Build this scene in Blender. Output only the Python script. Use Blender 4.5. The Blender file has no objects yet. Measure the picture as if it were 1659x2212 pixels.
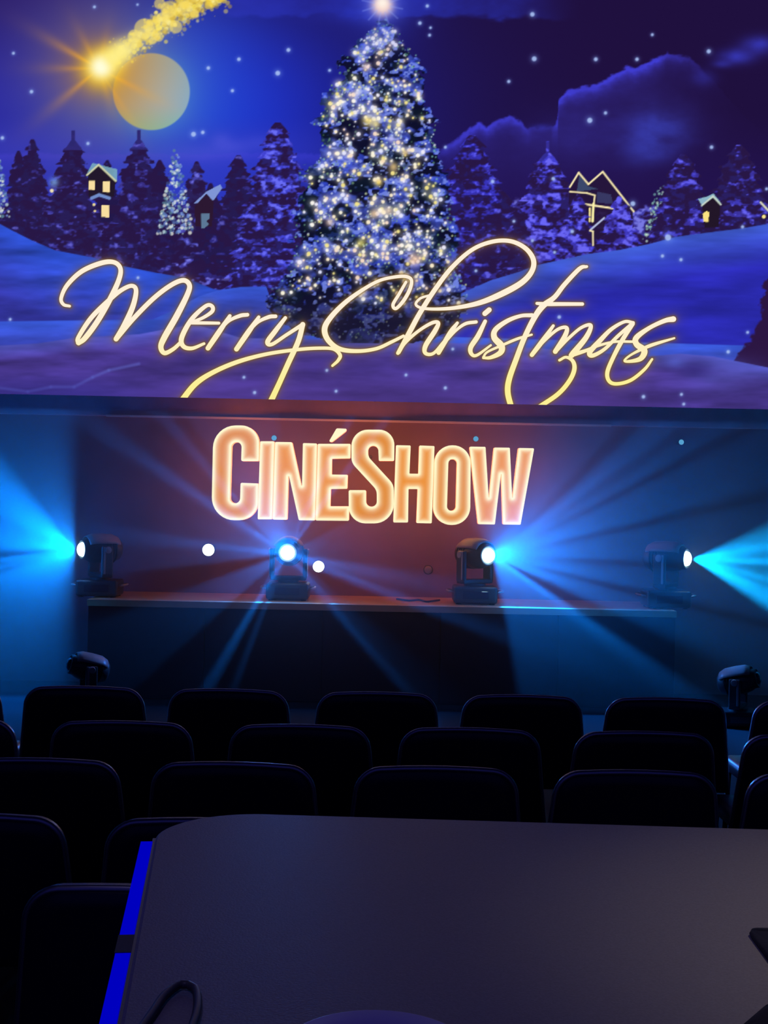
import bpy, bmesh, math, random
import numpy as np
from mathutils import Vector, Matrix
from mathutils.geometry import delaunay_2d_cdt

random.seed(7)
rng = np.random.default_rng(11)
sc = bpy.context.scene
COL = sc.collection

# ------------------------------------------------------------------ camera
F = 2800.0                      # focal length in photo pixels (1659 wide)
CAMZ = 1.66
PX, PY = 829.5, 1066.0          # principal point (horizon crosses it)
ROLL = math.radians(1.15)
cam_d = bpy.data.cameras.new('camera')
cam = bpy.data.objects.new('camera', cam_d)
COL.objects.link(cam)
cam_d.sensor_fit = 'HORIZONTAL'
cam_d.sensor_width = 36.0
cam_d.lens = 36.0 * F / 1659.0
cam_d.shift_y = -(1106.0 - PY) / 1659.0
cam_d.clip_start = 0.05
cam.matrix_world = (Matrix.Translation((0, 0, CAMZ)) @ Matrix.Rotation(math.pi / 2, 4, 'X')
                    @ Matrix.Rotation(ROLL, 4, 'Z'))
sc.camera = cam

# ------------------------------------------------------------------ world, colour management
world = bpy.data.worlds.new('dark_hall')
sc.world = world
world.use_nodes = True
bg = world.node_tree.nodes['Background']
bg.inputs[0].default_value = (0.10, 0.10, 0.9, 1)
bg.inputs[1].default_value = 0.09
sc.view_settings.view_transform = 'Standard'
sc.view_settings.look = 'None'
sc.view_settings.exposure = 0.0
sc.view_settings.gamma = 1.0
sc.view_settings.use_curve_mapping = False
sc.cycles.use_denoising = True
sc.cycles.volume_bounces = 0
sc.cycles.max_bounces = 4
sc.cycles.adaptive_threshold = 0.02

CR, SR = math.cos(ROLL), math.sin(ROLL)


def deroll(x, y):
    dx, dy = x - PX, y - PY
    return CR * dx + SR * dy, -SR * dx + CR * dy


def at(x, y, d):
    """world point at depth d seen at photo pixel (x, y)"""
    a, b = deroll(x, y)
    return Vector((a / F * d, d, CAMZ - b / F * d))


# ------------------------------------------------------------------ helpers
def lin(c):
    c = np.asarray(c, dtype=np.float64) / 255.0
    return np.where(c <= 0.04045, c / 12.92, ((c + 0.055) / 1.055) ** 2.4)


def link(name, me, mat=None, parent=None, loc=None):
    o = bpy.data.objects.new(name, me)
    COL.objects.link(o)
    if mat is not None and me is not None:
        me.materials.clear()
        me.materials.append(mat)
    if parent is not None:
        o.parent = parent
    if loc is not None:
        o.location = loc
    return o


def mesh_obj(name, verts, faces, mat, parent=None, smooth=False, loc=None):
    me = bpy.data.meshes.new(name)
    me.from_pydata([tuple(v) for v in verts], [], faces)
    me.update()
    if smooth:
        me.polygons.foreach_set('use_smooth', [True] * len(me.polygons))
    return link(name, me, mat, parent, loc)


def bm_obj(name, bm, mat, parent=None, smooth=False, loc=None):
    bmesh.ops.recalc_face_normals(bm, faces=bm.faces)
    me = bpy.data.meshes.new(name)
    bm.to_mesh(me)
    bm.free()
    if smooth:
        me.polygons.foreach_set('use_smooth', [True] * len(me.polygons))
    return link(name, me, mat, parent, loc)


def empty(name, loc=(0, 0, 0), rz=0.0):
    o = bpy.data.objects.new(name, None)
    COL.objects.link(o)
    o.location = loc
    o.rotation_euler = (0, 0, rz)
    o.empty_display_size = 0.1
    return o


def tag(o, label, cat, group=None):
    o['label'] = label
    o['category'] = cat
    if group:
        o['group'] = group
    return o


def struct(o, label=None):
    o['kind'] = 'structure'
    if label:
        o['label'] = label
    return o


def add_box(bm, c, s, bevel=0.0, seg=2, rot=None):
    r = bmesh.ops.create_cube(bm, size=1.0)
    vs = r['verts']
    bmesh.ops.scale(bm, vec=s, verts=vs)
    if bevel > 0:
        es = list({e for v in vs for e in v.link_edges})
        q = bmesh.ops.bevel(bm, geom=es, offset=bevel, segments=seg, profile=0.5, affect='EDGES')
        vs = list({v for f in q['faces'] for v in f.verts} | {v for v in vs if v.is_valid})
    if rot is not None:
        bmesh.ops.rotate(bm, cent=(0, 0, 0), matrix=rot, verts=vs)
    bmesh.ops.translate(bm, vec=c, verts=vs)
    return vs


def add_lathe(bm, prof, seg=24, axis='Z', M=None):
    """profile of (r, h) revolved about an axis; closed ends where r == 0"""
    rings = []
    for r, h in prof:
        if r < 1e-6:
            rings.append([bm.verts.new((0, 0, h))])
        else:
            rings.append([bm.verts.new((r * math.cos(2 * math.pi * k / seg), r * math.sin(2 * math.pi * k / seg), h))
                          for k in range(seg)])
    for a, b in zip(rings, rings[1:]):
        for k in range(seg):
            k2 = (k + 1) % seg
            if len(a) == 1 and len(b) == 1:
                continue
            if len(a) == 1:
                bm.faces.new((a[0], b[k], b[k2]))
            elif len(b) == 1:
                bm.faces.new((a[k], a[k2], b[0]))
            else:
                bm.faces.new((a[k], a[k2], b[k2], b[k]))
    vs = [v for r in rings for v in r]
    if axis == '-Y':
        bmesh.ops.rotate(bm, cent=(0, 0, 0), matrix=Matrix.Rotation(math.pi / 2, 3, 'X'), verts=vs)
    if M is not None:
        bmesh.ops.transform(bm, matrix=M, verts=vs)
    return vs


def add_tube(bm, pts, rad, seg=8, closed=False):
    pts = [Vector(p) for p in pts]
    n = len(pts)
    rings = []
    up = None
    for i, p in enumerate(pts):
        if closed:
            t = pts[(i + 1) % n] - pts[i - 1]
        else:
            t = pts[min(i + 1, n - 1)] - pts[max(i - 1, 0)]
        t.normalize()
        if up is None:
            up = Vector((0, 0, 1)) if abs(t.z) < 0.9 else Vector((1, 0, 0))
        s = t.cross(up)
        if s.length < 1e-5:
            s = t.orthogonal()
        s.normalize()
        up = s.cross(t)
        r = rad[i] if isinstance(rad, (list, tuple)) else rad
        rings.append([bm.verts.new(p + (s * math.cos(2 * math.pi * k / seg) + up * math.sin(2 * math.pi * k / seg)) * r)
                      for k in range(seg)])
    m = n if closed else n - 1
    for i in range(m):
        a, b = rings[i], rings[(i + 1) % n]
        for k in range(seg):
            bm.faces.new((a[k], a[(k + 1) % seg], b[(k + 1) % seg], b[k]))
    if not closed:
        bm.faces.new(rings[0])
        bm.faces.new(list(reversed(rings[-1])))


def fillet(pts, n=7):
    """closed polygon [(x, y, r)] with rounded corners"""
    out = []
    m = len(pts)
    for i in range(m):
        p0 = Vector(pts[i - 1][:2])
        p = Vector(pts[i][:2])
        p1 = Vector(pts[(i + 1) % m][:2])
        r = pts[i][2] if len(pts[i]) > 2 else 0
        a, b = (p0 - p), (p1 - p)
        la, lb = a.length, b.length
        a.normalize()
        b.normalize()
        ang = math.acos(max(-1, min(1, a.dot(b))))
        if r <= 0 or ang > math.pi - 0.02:
            out.append(p)
            continue
        t = min(r / math.tan(ang / 2), la * 0.499, lb * 0.499)
        q0, q1 = p + a * t, p + b * t
        rr = t * math.tan(ang / 2)
        c = p + (a + b).normalized() * (rr / math.sin(ang / 2))
        a0 = math.atan2(q0.y - c.y, q0.x - c.x)
        a1 = math.atan2(q1.y - c.y, q1.x - c.x)
        da = (a1 - a0 + math.pi) % (2 * math.pi) - math.pi
        k = max(2, int(n * abs(da) / 1.57) + 1)
        for j in range(k + 1):
            th = a0 + da * j / k
            out.append(Vector((c.x + rr * math.cos(th), c.y + rr * math.sin(th))))
    return out


def spline(pts, step=1.0):
    """Catmull-Rom through points of any dimension, sampled about every `step`"""
    P = np.array(pts, dtype=float)
    P = np.vstack([2 * P[0] - P[1], P, 2 * P[-1] - P[-2]])
    out = []
    for i in range(1, len(P) - 2):
        p0, p1, p2, p3 = P[i - 1], P[i], P[i + 1], P[i + 2]
        k = max(2, int(np.linalg.norm(p2[:2] - p1[:2]) / step))
        t = np.linspace(0, 1, k, endpoint=False)[:, None]
        out.append(0.5 * (2 * p1 + (p2 - p0) * t + (2 * p0 - 5 * p1 + 4 * p2 - p3) * t ** 2
                          + (3 * p1 - p0 - 3 * p2 + p3) * t ** 3))
    out.append(P[-2][None])
    return np.vstack(out)


# ------------------------------------------------------------------ materials
def mat_pbr(name, col, rough=0.6, metal=0.0, noise=0.0, nscale=40.0, bump=0.0, spec=0.5, coat=0.0):
    m = bpy.data.materials.new(name)
    m.use_nodes = True
    nt = m.node_tree
    b = nt.nodes['Principled BSDF']
    b.inputs['Base Color'].default_value = (*col, 1)
    b.inputs['Roughness'].default_value = rough
    b.inputs['Metallic'].default_value = metal
    b.inputs['Specular IOR Level'].default_value = spec
    b.inputs['Coat Weight'].default_value = coat
    if noise > 0 or bump > 0:
        tc = nt.nodes.new('ShaderNodeTexCoord')
        nz = nt.nodes.new('ShaderNodeTexNoise')
        nz.inputs['Scale'].default_value = nscale
        nz.inputs['Detail'].default_value = 4
        nt.links.new(tc.outputs['Object'], nz.inputs['Vector'])
        if noise > 0:
            mx = nt.nodes.new('ShaderNodeMix')
            mx.data_type = 'RGBA'
            mx.inputs['A'].default_value = (*[c * (1 - noise) for c in col], 1)
            mx.inputs['B'].default_value = (*[min(1, c * (1 + noise)) for c in col], 1)
            nt.links.new(nz.outputs['Fac'], mx.inputs['Factor'])
            nt.links.new(mx.outputs['Result'], b.inputs['Base Color'])
        if bump > 0:
            bp = nt.nodes.new('ShaderNodeBump')
            bp.inputs['Strength'].default_value = bump
            bp.inputs['Distance'].default_value = 0.004
            nt.links.new(nz.outputs['Fac'], bp.inputs['Height'])
            nt.links.new(bp.outputs['Normal'], b.inputs['Normal'])
    return m


def mat_emit(name, col, strength=1.0):
    m = bpy.data.materials.new(name)
    m.use_nodes = True
    nt = m.node_tree
    nt.nodes.clear()
    e = nt.nodes.new('ShaderNodeEmission')
    e.inputs[0].default_value = (*col, 1)
    e.inputs[1].default_value = strength
    o = nt.nodes.new('ShaderNodeOutputMaterial')
    nt.links.new(e.outputs[0], o.inputs[0])
    return m


def mat_attr_emit(name, attr, strength=1.0):
    m = mat_emit(name, (1, 1, 1), strength)
    nt = m.node_tree
    a = nt.nodes.new('ShaderNodeAttribute')
    a.attribute_name = attr
    e = [n for n in nt.nodes if n.type == 'EMISSION'][0]
    nt.links.new(a.outputs['Color'], e.inputs[0])
    return m


M_WALL = mat_pbr('stage_wall_paint', (0.26, 0.12, 0.16), 0.75, noise=0.25, nscale=3, bump=0.05)
M_BAND = mat_pbr('screen_border_fabric', (0.6, 0.42, 0.55), 0.7, noise=0.15, nscale=8)
M_LIP = mat_pbr('brushed_lip_metal', (0.95, 0.74, 0.68), 0.45)
M_BLACK = mat_pbr('matt_black_wall', (0.012, 0.012, 0.02), 0.85, noise=0.2, nscale=6)
M_CARPET = mat_pbr('dark_carpet', (0.005, 0.005, 0.011), 0.95, noise=0.4, nscale=120, bump=0.3)
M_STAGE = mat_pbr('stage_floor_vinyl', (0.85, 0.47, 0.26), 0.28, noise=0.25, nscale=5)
M_FASCIA = mat_pbr('stage_fascia_black', (0.02, 0.016, 0.03), 0.8, noise=0.25, nscale=10)
M_HOUSING = mat_pbr('fixture_black_plastic', (0.05, 0.045, 0.05), 0.42, noise=0.2, nscale=30)
M_HANDLE = mat_pbr('fixture_grey_metal', (0.42, 0.34, 0.34), 0.35, metal=0.6)
M_CHAIR = mat_pbr('chair_black_vinyl', (0.007, 0.007, 0.045), 0.36, noise=0.2, nscale=60, bump=0.05, spec=0.5)
M_PIPING = mat_pbr('chair_satin_piping', (0.62, 0.62, 0.68), 0.42, metal=1.0)
M_CHAIRLEG = mat_pbr('chair_black_steel', (0.02, 0.02, 0.025), 0.35, metal=0.8)
M_TABLE = mat_pbr('table_grey_laminate', (0.27, 0.245, 0.285), 0.55, noise=0.25, nscale=320, bump=0.15)
M_TABLEEDGE = mat_pbr('table_edge_dark', (0.05, 0.05, 0.07), 0.4)
M_POST = mat_pbr('table_pedestal_steel', (0.05, 0.05, 0.06), 0.3, metal=0.9)
M_LED = mat_emit('blue_led_diffuser', (0.0, 0.0, 0.52), 1.0)
M_CLIP = mat_pbr('navy_plastic_clip', (0.004, 0.004, 0.05), 0.6)
M_PLATE = mat_pbr('violet_glazed_ceramic', (0.5, 0.44, 1.0), 0.35, noise=0.05, nscale=20)
M_CORD = mat_pbr('grey_rubber_cord', (0.10, 0.10, 0.11), 0.45)
M_NAPKIN = mat_pbr('navy_cloth', (0.008, 0.008, 0.03), 0.9, noise=0.3, nscale=200, bump=0.3)
M_LENS_BLUE = mat_emit('cyan_lamp_lens', (0.55, 0.95, 1.0), 14.0)
M_LENS_WHITE = mat_emit('white_lamp_lens', (1.0, 0.97, 0.90), 6.0)
M_LENS_DIM = mat_pbr('amber_unlit_lens', (0.45, 0.28, 0.2), 0.2)
M_HEAD_GLINT = mat_emit('blue_head_reflection', (0.10, 0.38, 0.62), 1.0)  # reflected glint of the moving heads, given its own emission
M_LENS_OFF = mat_pbr('unlit_glass_lens', (0.03, 0.03, 0.05), 0.1, coat=1.0)
M_CAP = mat_pbr('fixture_pink_lit_shell', (0.42, 0.26, 0.24), 0.4, noise=0.15, nscale=20)  # pinkish stage light on the cowls is put into this colour
M_CABLE = mat_pbr('black_cable_rubber', (0.015, 0.015, 0.015), 0.5)

# ------------------------------------------------------------------ the hall
D_WALL = 11.08
D_SCREEN = 11.0
PXM = F / D_SCREEN              # photo pixels per metre on the screen plane
STAGE_Z = 0.78
STAGE_FRONT = 10.2
HALF_W = 5.6
CEIL = 7.0


def box_struct(name, lo, hi, mat, parent=None):
    bm = bmesh.new()
    c = [(a + b) / 2 for a, b in zip(lo, hi)]
    s = [b - a for a, b in zip(lo, hi)]
    add_box(bm, c, s)
    o = bm_obj(name, bm, mat, parent)
    return o


struct(box_struct('floor', (-HALF_W, -3.0, -0.1), (HALF_W, D_WALL + 0.2, 0.0), M_CARPET))
struct(box_struct('wall_front', (-HALF_W, D_WALL, 0.0), (HALF_W, D_WALL + 0.2, CEIL), M_WALL))
struct(box_struct('wall_left', (-HALF_W - 0.2, -3.0, 0.0), (-HALF_W, D_WALL + 0.2, CEIL), M_BLACK))
struct(box_struct('wall_right', (HALF_W, -3.0, 0.0), (HALF_W + 0.2, D_WALL + 0.2, CEIL), M_BLACK))
struct(box_struct('ceiling', (-HALF_W - 0.2, -3.0, CEIL), (HALF_W + 0.2, D_WALL + 0.2, CEIL + 0.15), M_BLACK))

# stage platform: deck, fascia panels
stage = struct(empty('stage_platform', (0, STAGE_FRONT, 0)), 'low black stage with orange lit deck along the wall')
SXL, SXR = at(188, 1305, STAGE_FRONT).x, at(1462, 1312, STAGE_FRONT).x
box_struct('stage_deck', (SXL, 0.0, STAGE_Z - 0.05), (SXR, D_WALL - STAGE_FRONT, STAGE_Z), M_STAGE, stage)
box_struct('stage_core', (SXL + 0.04, 0.06, 0.0), (SXR - 0.04, D_WALL - STAGE_FRONT, STAGE_Z - 0.05), M_FASCIA, stage)
NP = 5
for k in range(NP):
    w = (SXR - SXL) / NP
    x0 = SXL + k * w
    box_struct('fascia_panel', (x0 + 0.006, 0.02, 0.01), (x0 + w - 0.006, 0.06, STAGE_Z - 0.055), M_FASCIA, stage)

# border below the screen with its metal lip
zb_top = CAMZ + 197.3 / PXM
zb_bot = CAMZ + 156.0 / PXM
trim = struct(empty('trim_1', (0, 0, 0)), 'plum fabric border running below the screen')
box_struct('border_board', (-HALF_W, D_SCREEN - 0.06, zb_bot), (HALF_W, D_WALL, zb_top), M_BAND, trim)
box_struct('metal_lip', (-2.35, D_SCREEN - 0.10, zb_bot - 0.012), (1.9, D_SCREEN - 0.058, zb_bot + 0.004), M_LIP, trim)

# ------------------------------------------------------------------ the picture on the screen
CX0, CY0, CW, CH = -420, -380, 2500, 1300
XX = (np.arange(CW) + CX0).astype(np.float32)[None, :]
YY = (np.arange(CH) + CY0).astype(np.float32)[:, None]
X2 = np.broadcast_to(XX, (CH, CW))
Y2 = np.broadcast_to(YY, (CH, CW))


def vnoise(cx, cy, seed, oct=1):
    r = np.random.default_rng(seed)
    tot = np.zeros((CH, CW), np.float32)
    amp, s = 1.0, 0.0
    for o in range(oct):
        gx, gy = cx / 2 ** o, cy / 2 ** o
        nx, ny = int(CW / gx) + 3, int(CH / gy) + 3
        g = r.random((ny, nx)).astype(np.float32)
        fx = np.arange(CW) / gx
        fy = np.arange(CH) / gy
        ix, iy = fx.astype(int), fy.astype(int)
        tx, ty = (fx - ix).astype(np.float32), (fy - iy).astype(np.float32)
        tx, ty = tx * tx * (3 - 2 * tx), ty * ty * (3 - 2 * ty)
        rows = g[:, ix] * (1 - tx) + g[:, ix + 1] * tx
        tot += amp * (rows[iy] * (1 - ty)[:, None] + rows[iy + 1] * ty[:, None])
        s += amp
        amp *= 0.55
    return tot / s


def sstep(a, b, x):
    t = np.clip((x - a) / (b - a), 0, 1)
    return t * t * (3 - 2 * t)


def col(c):
    return np.array(c, np.float32) / 255.0


def over(C, mask, c):
    mask = np.broadcast_to(mask, (CH, CW))
    r = np.flatnonzero(mask.max(1) > 0.004)
    q = np.flatnonzero(mask.max(0) > 0.004)
    if len(r) == 0 or len(q) == 0:
        return
    si, sj = slice(r[0], r[-1] + 1), slice(q[0], q[-1] + 1)
    sub = C[si, sj]
    sub += mask[si, sj][..., None] * (col(c) - sub)


def over_w(sub, mask, c):
    sub += mask[..., None] * (col(c) - sub)


def gauss(cx, cy, sx, sy=None):
    sy = sy or sx
    return np.exp(-((XX - cx) ** 2) / (2 * sx * sx)) * np.exp(-((YY - cy) ** 2) / (2 * sy * sy))


def win(x0, y0, x1, y1):
    i0, i1 = max(0, int(y0 - CY0)), min(CH, int(y1 - CY0) + 1)
    j0, j1 = max(0, int(x0 - CX0)), min(CW, int(x1 - CX0) + 1)
    return slice(i0, max(i0, i1)), slice(j0, max(j0, j1))


def dot(C, x, y, r, c, a=1.0, soft=1.0):
    m = r * 2.2 + 2
    si, sj = win(x - m, y - m, x + m, y + m)
    d = np.hypot(XX[:, sj] - x, YY[si] - y)
    k = a * (1 - sstep(r - soft, r + soft, d))
    sub = C[si, sj]
    sub += k[..., None] * (col(c) - sub)


def glow(C, x, y, r, c, a=1.0, p=2.0):
    m = r * 3
    si, sj = win(x - m, y - m, x + m, y + m)
    d = np.hypot(XX[:, sj] - x, YY[si] - y) / r
    k = a * np.exp(-d ** p)
    sub = C[si, sj]
    sub += k[..., None] * (col(c) - sub)


def poly_mask(pts, soft=1.0):
    """even-odd fill of a polygon, soft edges by blurring a little"""
    xs = [p[0] for p in pts]
    ys = [p[1] for p in pts]
    m = np.zeros((CH, CW), np.float32)
    si, sj = win(min(xs) - 2, min(ys) - 2, max(xs) + 2, max(ys) + 2)
    x, y = X2[si, sj], Y2[si, sj]
    ins = np.zeros(x.shape, bool)
    n = len(pts)
    for i in range(n):
        (xa, ya), (xb, yb) = pts[i], pts[(i + 1) % n]
        if ya == yb:
            continue
        c = ((ya > y) != (yb > y)) & (x < (xb - xa) * (y - ya) / (yb - ya) + xa)
        ins ^= c
    m[si, sj] = ins
    return m


def line(C, pts, w, c, a=1.0, soft=1.0):
    for (xa, ya), (xb, yb) in zip(pts, pts[1:]):
        m = w + 4
        si, sj = win(min(xa, xb) - m, min(ya, yb) - m, max(xa, xb) + m, max(ya, yb) + m)
        x, y = X2[si, sj], Y2[si, sj]
        L = (xb - xa) ** 2 + (yb - ya) ** 2 + 1e-6
        t = np.clip(((x - xa) * (xb - xa) + (y - ya) * (yb - ya)) / L, 0, 1)
        d = np.hypot(x - xa - t * (xb - xa), y - ya - t * (yb - ya))
        k = a * (1 - sstep(w / 2 - soft, w / 2 + soft, d))
        sub = C[si, sj]
        sub += k[..., None] * (col(c) - sub)


def under(pts):
    """mask below a ridge line given as points from left to right"""
    xs = [p[0] for p in pts]
    ys = [p[1] for p in pts]
    r = np.interp(XX[0], xs, ys).astype(np.float32)
    return YY - r[None, :]


def paint():
    C = np.zeros((CH, CW, 3), np.float32)
    n_big = vnoise(260, 120, 1, 4)
    n_mid = vnoise(60, 36, 2, 4)
    n_fine = vnoise(14, 9, 3, 3)
    n_clump = vnoise(26, 15, 4, 3)
    n_clump2 = vnoise(11, 8, 5, 2)
    # --- sky
    C[:] = col((31, 16, 62))
    over(C, 0.8 * sstep(700, 150, X2) * sstep(260, -40, Y2), (44, 26, 96))
    over(C, 0.85 * sstep(820, 350, X2) * sstep(-60, 220, Y2) , (40, 36, 160))
    over(C, 0.9 * gauss(430, 250, 300, 190), (28, 46, 205))
    over(C, 0.8 * gauss(330, 200, 150), (30, 84, 232))
    over(C, 0.55 * sstep(240, 330, Y2) * sstep(900, 500, X2), (52, 60, 196))
    over(C, 0.35 * sstep(230, 420, Y2) * sstep(850, 1000, X2), (40, 24, 104))
    # clouds along the top
    k = sstep(0, 14, 44 - YY + 8 * (n_mid - 0.5) * 4 + 0.010 * (XX - 800)) * sstep(420, 520, X2) * sstep(1260, 1060, X2)
    k = np.maximum(k * 0.75, 0.9 * gauss(770, 22, 70, 18))
    over(C, k * (0.4 + 0.6 * n_mid), (42, 52, 190))
    # cloud bank on the right
    ridge = [(940, 330), (985, 300), (1015, 275), (1035, 262), (1052, 270), (1072, 258), (1100, 248), (1125, 258), (1140, 275),
             (1195, 272), (1204, 258), (1207, 215), (1225, 194), (1290, 178), (1330, 155), (1356, 142), (1372, 146), (1410, 126),
             (1440, 112), (1490, 122), (1540, 170), (1600, 240), (1660, 300), (2080, 420)]
    d = under(ridge) + 12 * (n_fine - 0.5)
    body = sstep(0, 6, d) * sstep(940, 990, X2) * np.exp(-(np.clip(X2 - 1330, 0, None) / 170.0) ** 2) * np.exp(-(np.clip(Y2 - 240, 0, None) / 170.0) ** 2)
    over(C, body * 0.62 * (0.5 + n_mid * 0.6) * sstep(330, 60, d), (48, 38, 126))
    edge = sstep(-2, 6, d) * np.exp(-np.clip(d - 10, 0, None) / 15.0)
    em = np.interp(XX[0], [940, 980, 1030, 1120, 1150, 1190, 1205, 1250, 1300, 1420, 1450, 1500, 1530], [0.4, .7, .95, .9, .25, .1, 1, .9, .9, .95, .5, .3, 0]).astype(np.float32)
    over(C, np.clip(edge * em[None] * (0.7 + 0.5 * n_mid), 0, 1), (64, 62, 214))
    over(C, np.clip(0.9 * gauss(1420, 285, 46, 34) * (0.2 + 1.1 * n_mid), 0, 1), (58, 66, 186))
    over(C, np.clip(0.6 * gauss(1390, 325, 36, 22) * (0.2 + 1.1 * n_mid), 0, 1), (54, 60, 172))
    over(C, np.clip(0.35 * gauss(1260, 290, 70, 40) * (0.4 + n_mid), 0, 1), (54, 50, 160))
    for (x, y, sx, sy, a) in [(1590, 122, 26, 12, .8), (1640, 98, 26, 14, .8), (1560, 138, 14, 6, .5), (1520, 168, 18, 12, .45), (1170, 275, 16, 5, .5)]:
        over(C, np.clip(a * gauss(x, y, sx, sy) * (0.5 + 0.8 * n_mid), 0, 1), (56, 58, 190))
    # low clouds at left, just above the trees
    for (x, y, sx, sy, a) in [(478, 303, 16, 12, .45), (500, 316, 26, 10, .4), (560, 308, 26, 12, .3), (440, 330, 60, 12, .35)]:
        over(C, a * gauss(x, y, sx, sy), (78, 84, 222))
    # --- moon and its halo
    dm = np.hypot(XX - 327, YY - 198)
    over(C, 0.8 * np.exp(-np.clip(dm - 76, 0, None) / 34.0), (52, 122, 226))
    moon = 1 - sstep(81, 85, dm)
    u = np.clip((XX - 245 + 0.35 * (YY - 198)) / 165.0, 0, 1)
    mc = col((186, 168, 124))[None, None] * (1 - u[..., None]) + col((132, 174, 202))[None, None] * u[..., None]
    mc = mc + 0.10 * gauss(340, 205, 50)[..., None] * col((150, 110, 110))
    mc = mc + np.clip((YY - 230) / 60, 0, 1)[..., None] * col((-12, 14, -22))
    C += moon[..., None] * (mc - C)
    # --- shooting star: orange halo, rays, core, sparkling tail
    ds = np.hypot(XX - 214, YY - 148)
    an = np.degrees(np.arctan2(-(YY - 148), XX - 214))
    over(C, 0.34 * np.exp(-(ds / 190.0) ** 1.6), (150, 100, 70))
    over(C, 0.72 * np.exp(-(ds / 80.0) ** 1.3), (222, 140, 30))
    for (a0, wd, ln, am) in [(150, 6, 105, .7), (180, 6, 90, .5), (118, 7, 75, .4), (-140, 6, 110, .55), (-72, 9, 80, .35), (-28, 5, 100, .55), (-58, 4, 100, .35), (20, 8, 60, .3), (78, 8, 60, .4)]:
        da = (an - a0 + 180) % 360 - 180
        over(C, am * np.exp(-(da / wd) ** 2) * np.exp(-(ds / ln) ** 1.6), (255, 170, 50))
    rs = random.Random(5)
    p0, p1 = np.array((214., 148.)), np.array((470., -30.))
    for i in range(760):
        t = rs.random() ** 0.8
        wd = 20 + 22 * t
        o = rs.gauss(0, 0.5) * wd
        q = p0 + (p1 - p0) * t
        nrm = np.array((0.571, 0.821))
        x, y = q + nrm * o
        r = rs.uniform(1.0, 4 + 7 * t) * (0.6 if abs(o) > wd * 0.7 else 1)
        c = rs.choice([(255, 232, 90), (250, 214, 70), (228, 196, 70), (255, 244, 160), (206, 170, 60)])
        dot(C, x, y, r, c, rs.uniform(.25, .65), 1.4)
    for (x, y, r) in [(380, 58, 14), (343, 80, 10), (312, 62, 22), (365, 20, 18), (398, 18, 16), (352, 40, 14), (330, 88, 8), (420, 30, 10), (290, 78, 14), (345, 8, 12)]:
        dot(C, x, y, r, (248, 222, 110), .6, 2)
    glow(C, 240, 128, 24, (255, 236, 110), .9)
    glow(C, 262, 110, 22, (255, 240, 140), .8)
    glow(C, 219, 146, 44, (255, 208, 36), .95, 2.6)
    glow(C, 219, 144, 27, (255, 255, 224), 1.0, 2.6)
    for (x, y, r, a) in [(246, 124, 22, .9), (268, 108, 20, .8), (290, 92, 20, .6), (318, 74, 20, .45), (350, 52, 24, .35)]:
        glow(C, x, y, r, (255, 240, 140), a)
    # --- distant snow trees
    def tree(cx, top, base, hw, snow, dens=0.55, dark=(40, 23, 70), lift=0.0, jag=0.35, spire=0):
        si, sj = win(cx - hw - 30, top - spire - 4, cx + hw + 30, base + 2)
        X_, Y_ = X2[si, sj], Y2[si, sj]
        nf, nc, nc2 = n_fine[si, sj], n_clump[si, sj], n_clump2[si, sj]
        sub = C[si, sj]
        t = np.clip((Y_ - top) / (base - top), 0, 1)
        nt = (base - top) / 26.0
        saw = (t * nt) % 1.0
        half = hw * 1.16 * (0.05 + 0.95 * t ** 0.68) * (1 - jag * 0.55 + jag * saw)
        ln = (nf - 0.5) * 20 + (nc2 - .5) * 9
        dd = np.abs(X_ - cx) - half + ln * sstep(0, 0.15, t)
        m = (1 - sstep(-1.5, 1.5, dd)) * (Y_ > top) * (Y_ < base)
        if spire:
            m = np.maximum(m, (1 - sstep(2, 5, np.abs(X_ - cx))) * (Y_ > top - spire) * (Y_ < top + 20))
        over_w(sub, m, dark)
        if spire:
            over_w(sub, m * (Y_ < top + 22) * .7, tuple(int(v * .8) for v in snow))
        dens = dens - 0.035
        over_w(sub, m * 0.45 * sstep(.40, .62, nf), tuple(int(v * .62) for v in snow))
        s = sstep(dens, dens + 0.08, nc * 0.42 + nc2 * 0.34 + nf * 0.24 + 0.10 * (saw - 0.5))
        over_w(sub, m * s * (0.35 + 0.65 * nf), snow)
        s2 = sstep(dens + 0.08, dens + 0.17, nc2 * 0.40 + nc * 0.28 + nf * 0.32)
        over_w(sub, m * s2 * 0.8, tuple(min(255, v + 42) for v in snow))
    # forest floor
    hill_l = [(-420, 420), (-60, 462), (0, 484), (30, 500), (70, 520), (120, 541), (200, 556), (262, 574), (330, 588), (400, 600), (460, 624), (520, 634), (640, 650), (980, 650), (2080, 650)]
    hill_r = [(-420, 900), (900, 720), (985, 640), (1010, 628), (1060, 606), (1120, 588), (1160, 573), (1270, 549), (1340, 540), (1400, 528), (1460, 512), (1520, 504), (1600, 494), (1660, 484), (2080, 400)]
    fore = sstep(430, 470, YY + 22 * (n_clump - .5) * 2 + 0 * XX)
    over(C, fore, (42, 24, 74))
    s = sstep(.54, .63, n_clump * .6 + n_clump2 * .4)
    over(C, fore * s * (0.4 + 0.6 * n_fine), (74, 74, 196))
    over(C, fore * sstep(.63, .72, n_clump2 * .6 + n_clump * .4), (120, 120, 226))
    over(C, fore * .5 * sstep(.5, .62, n_mid), (34, 18, 58))
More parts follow.
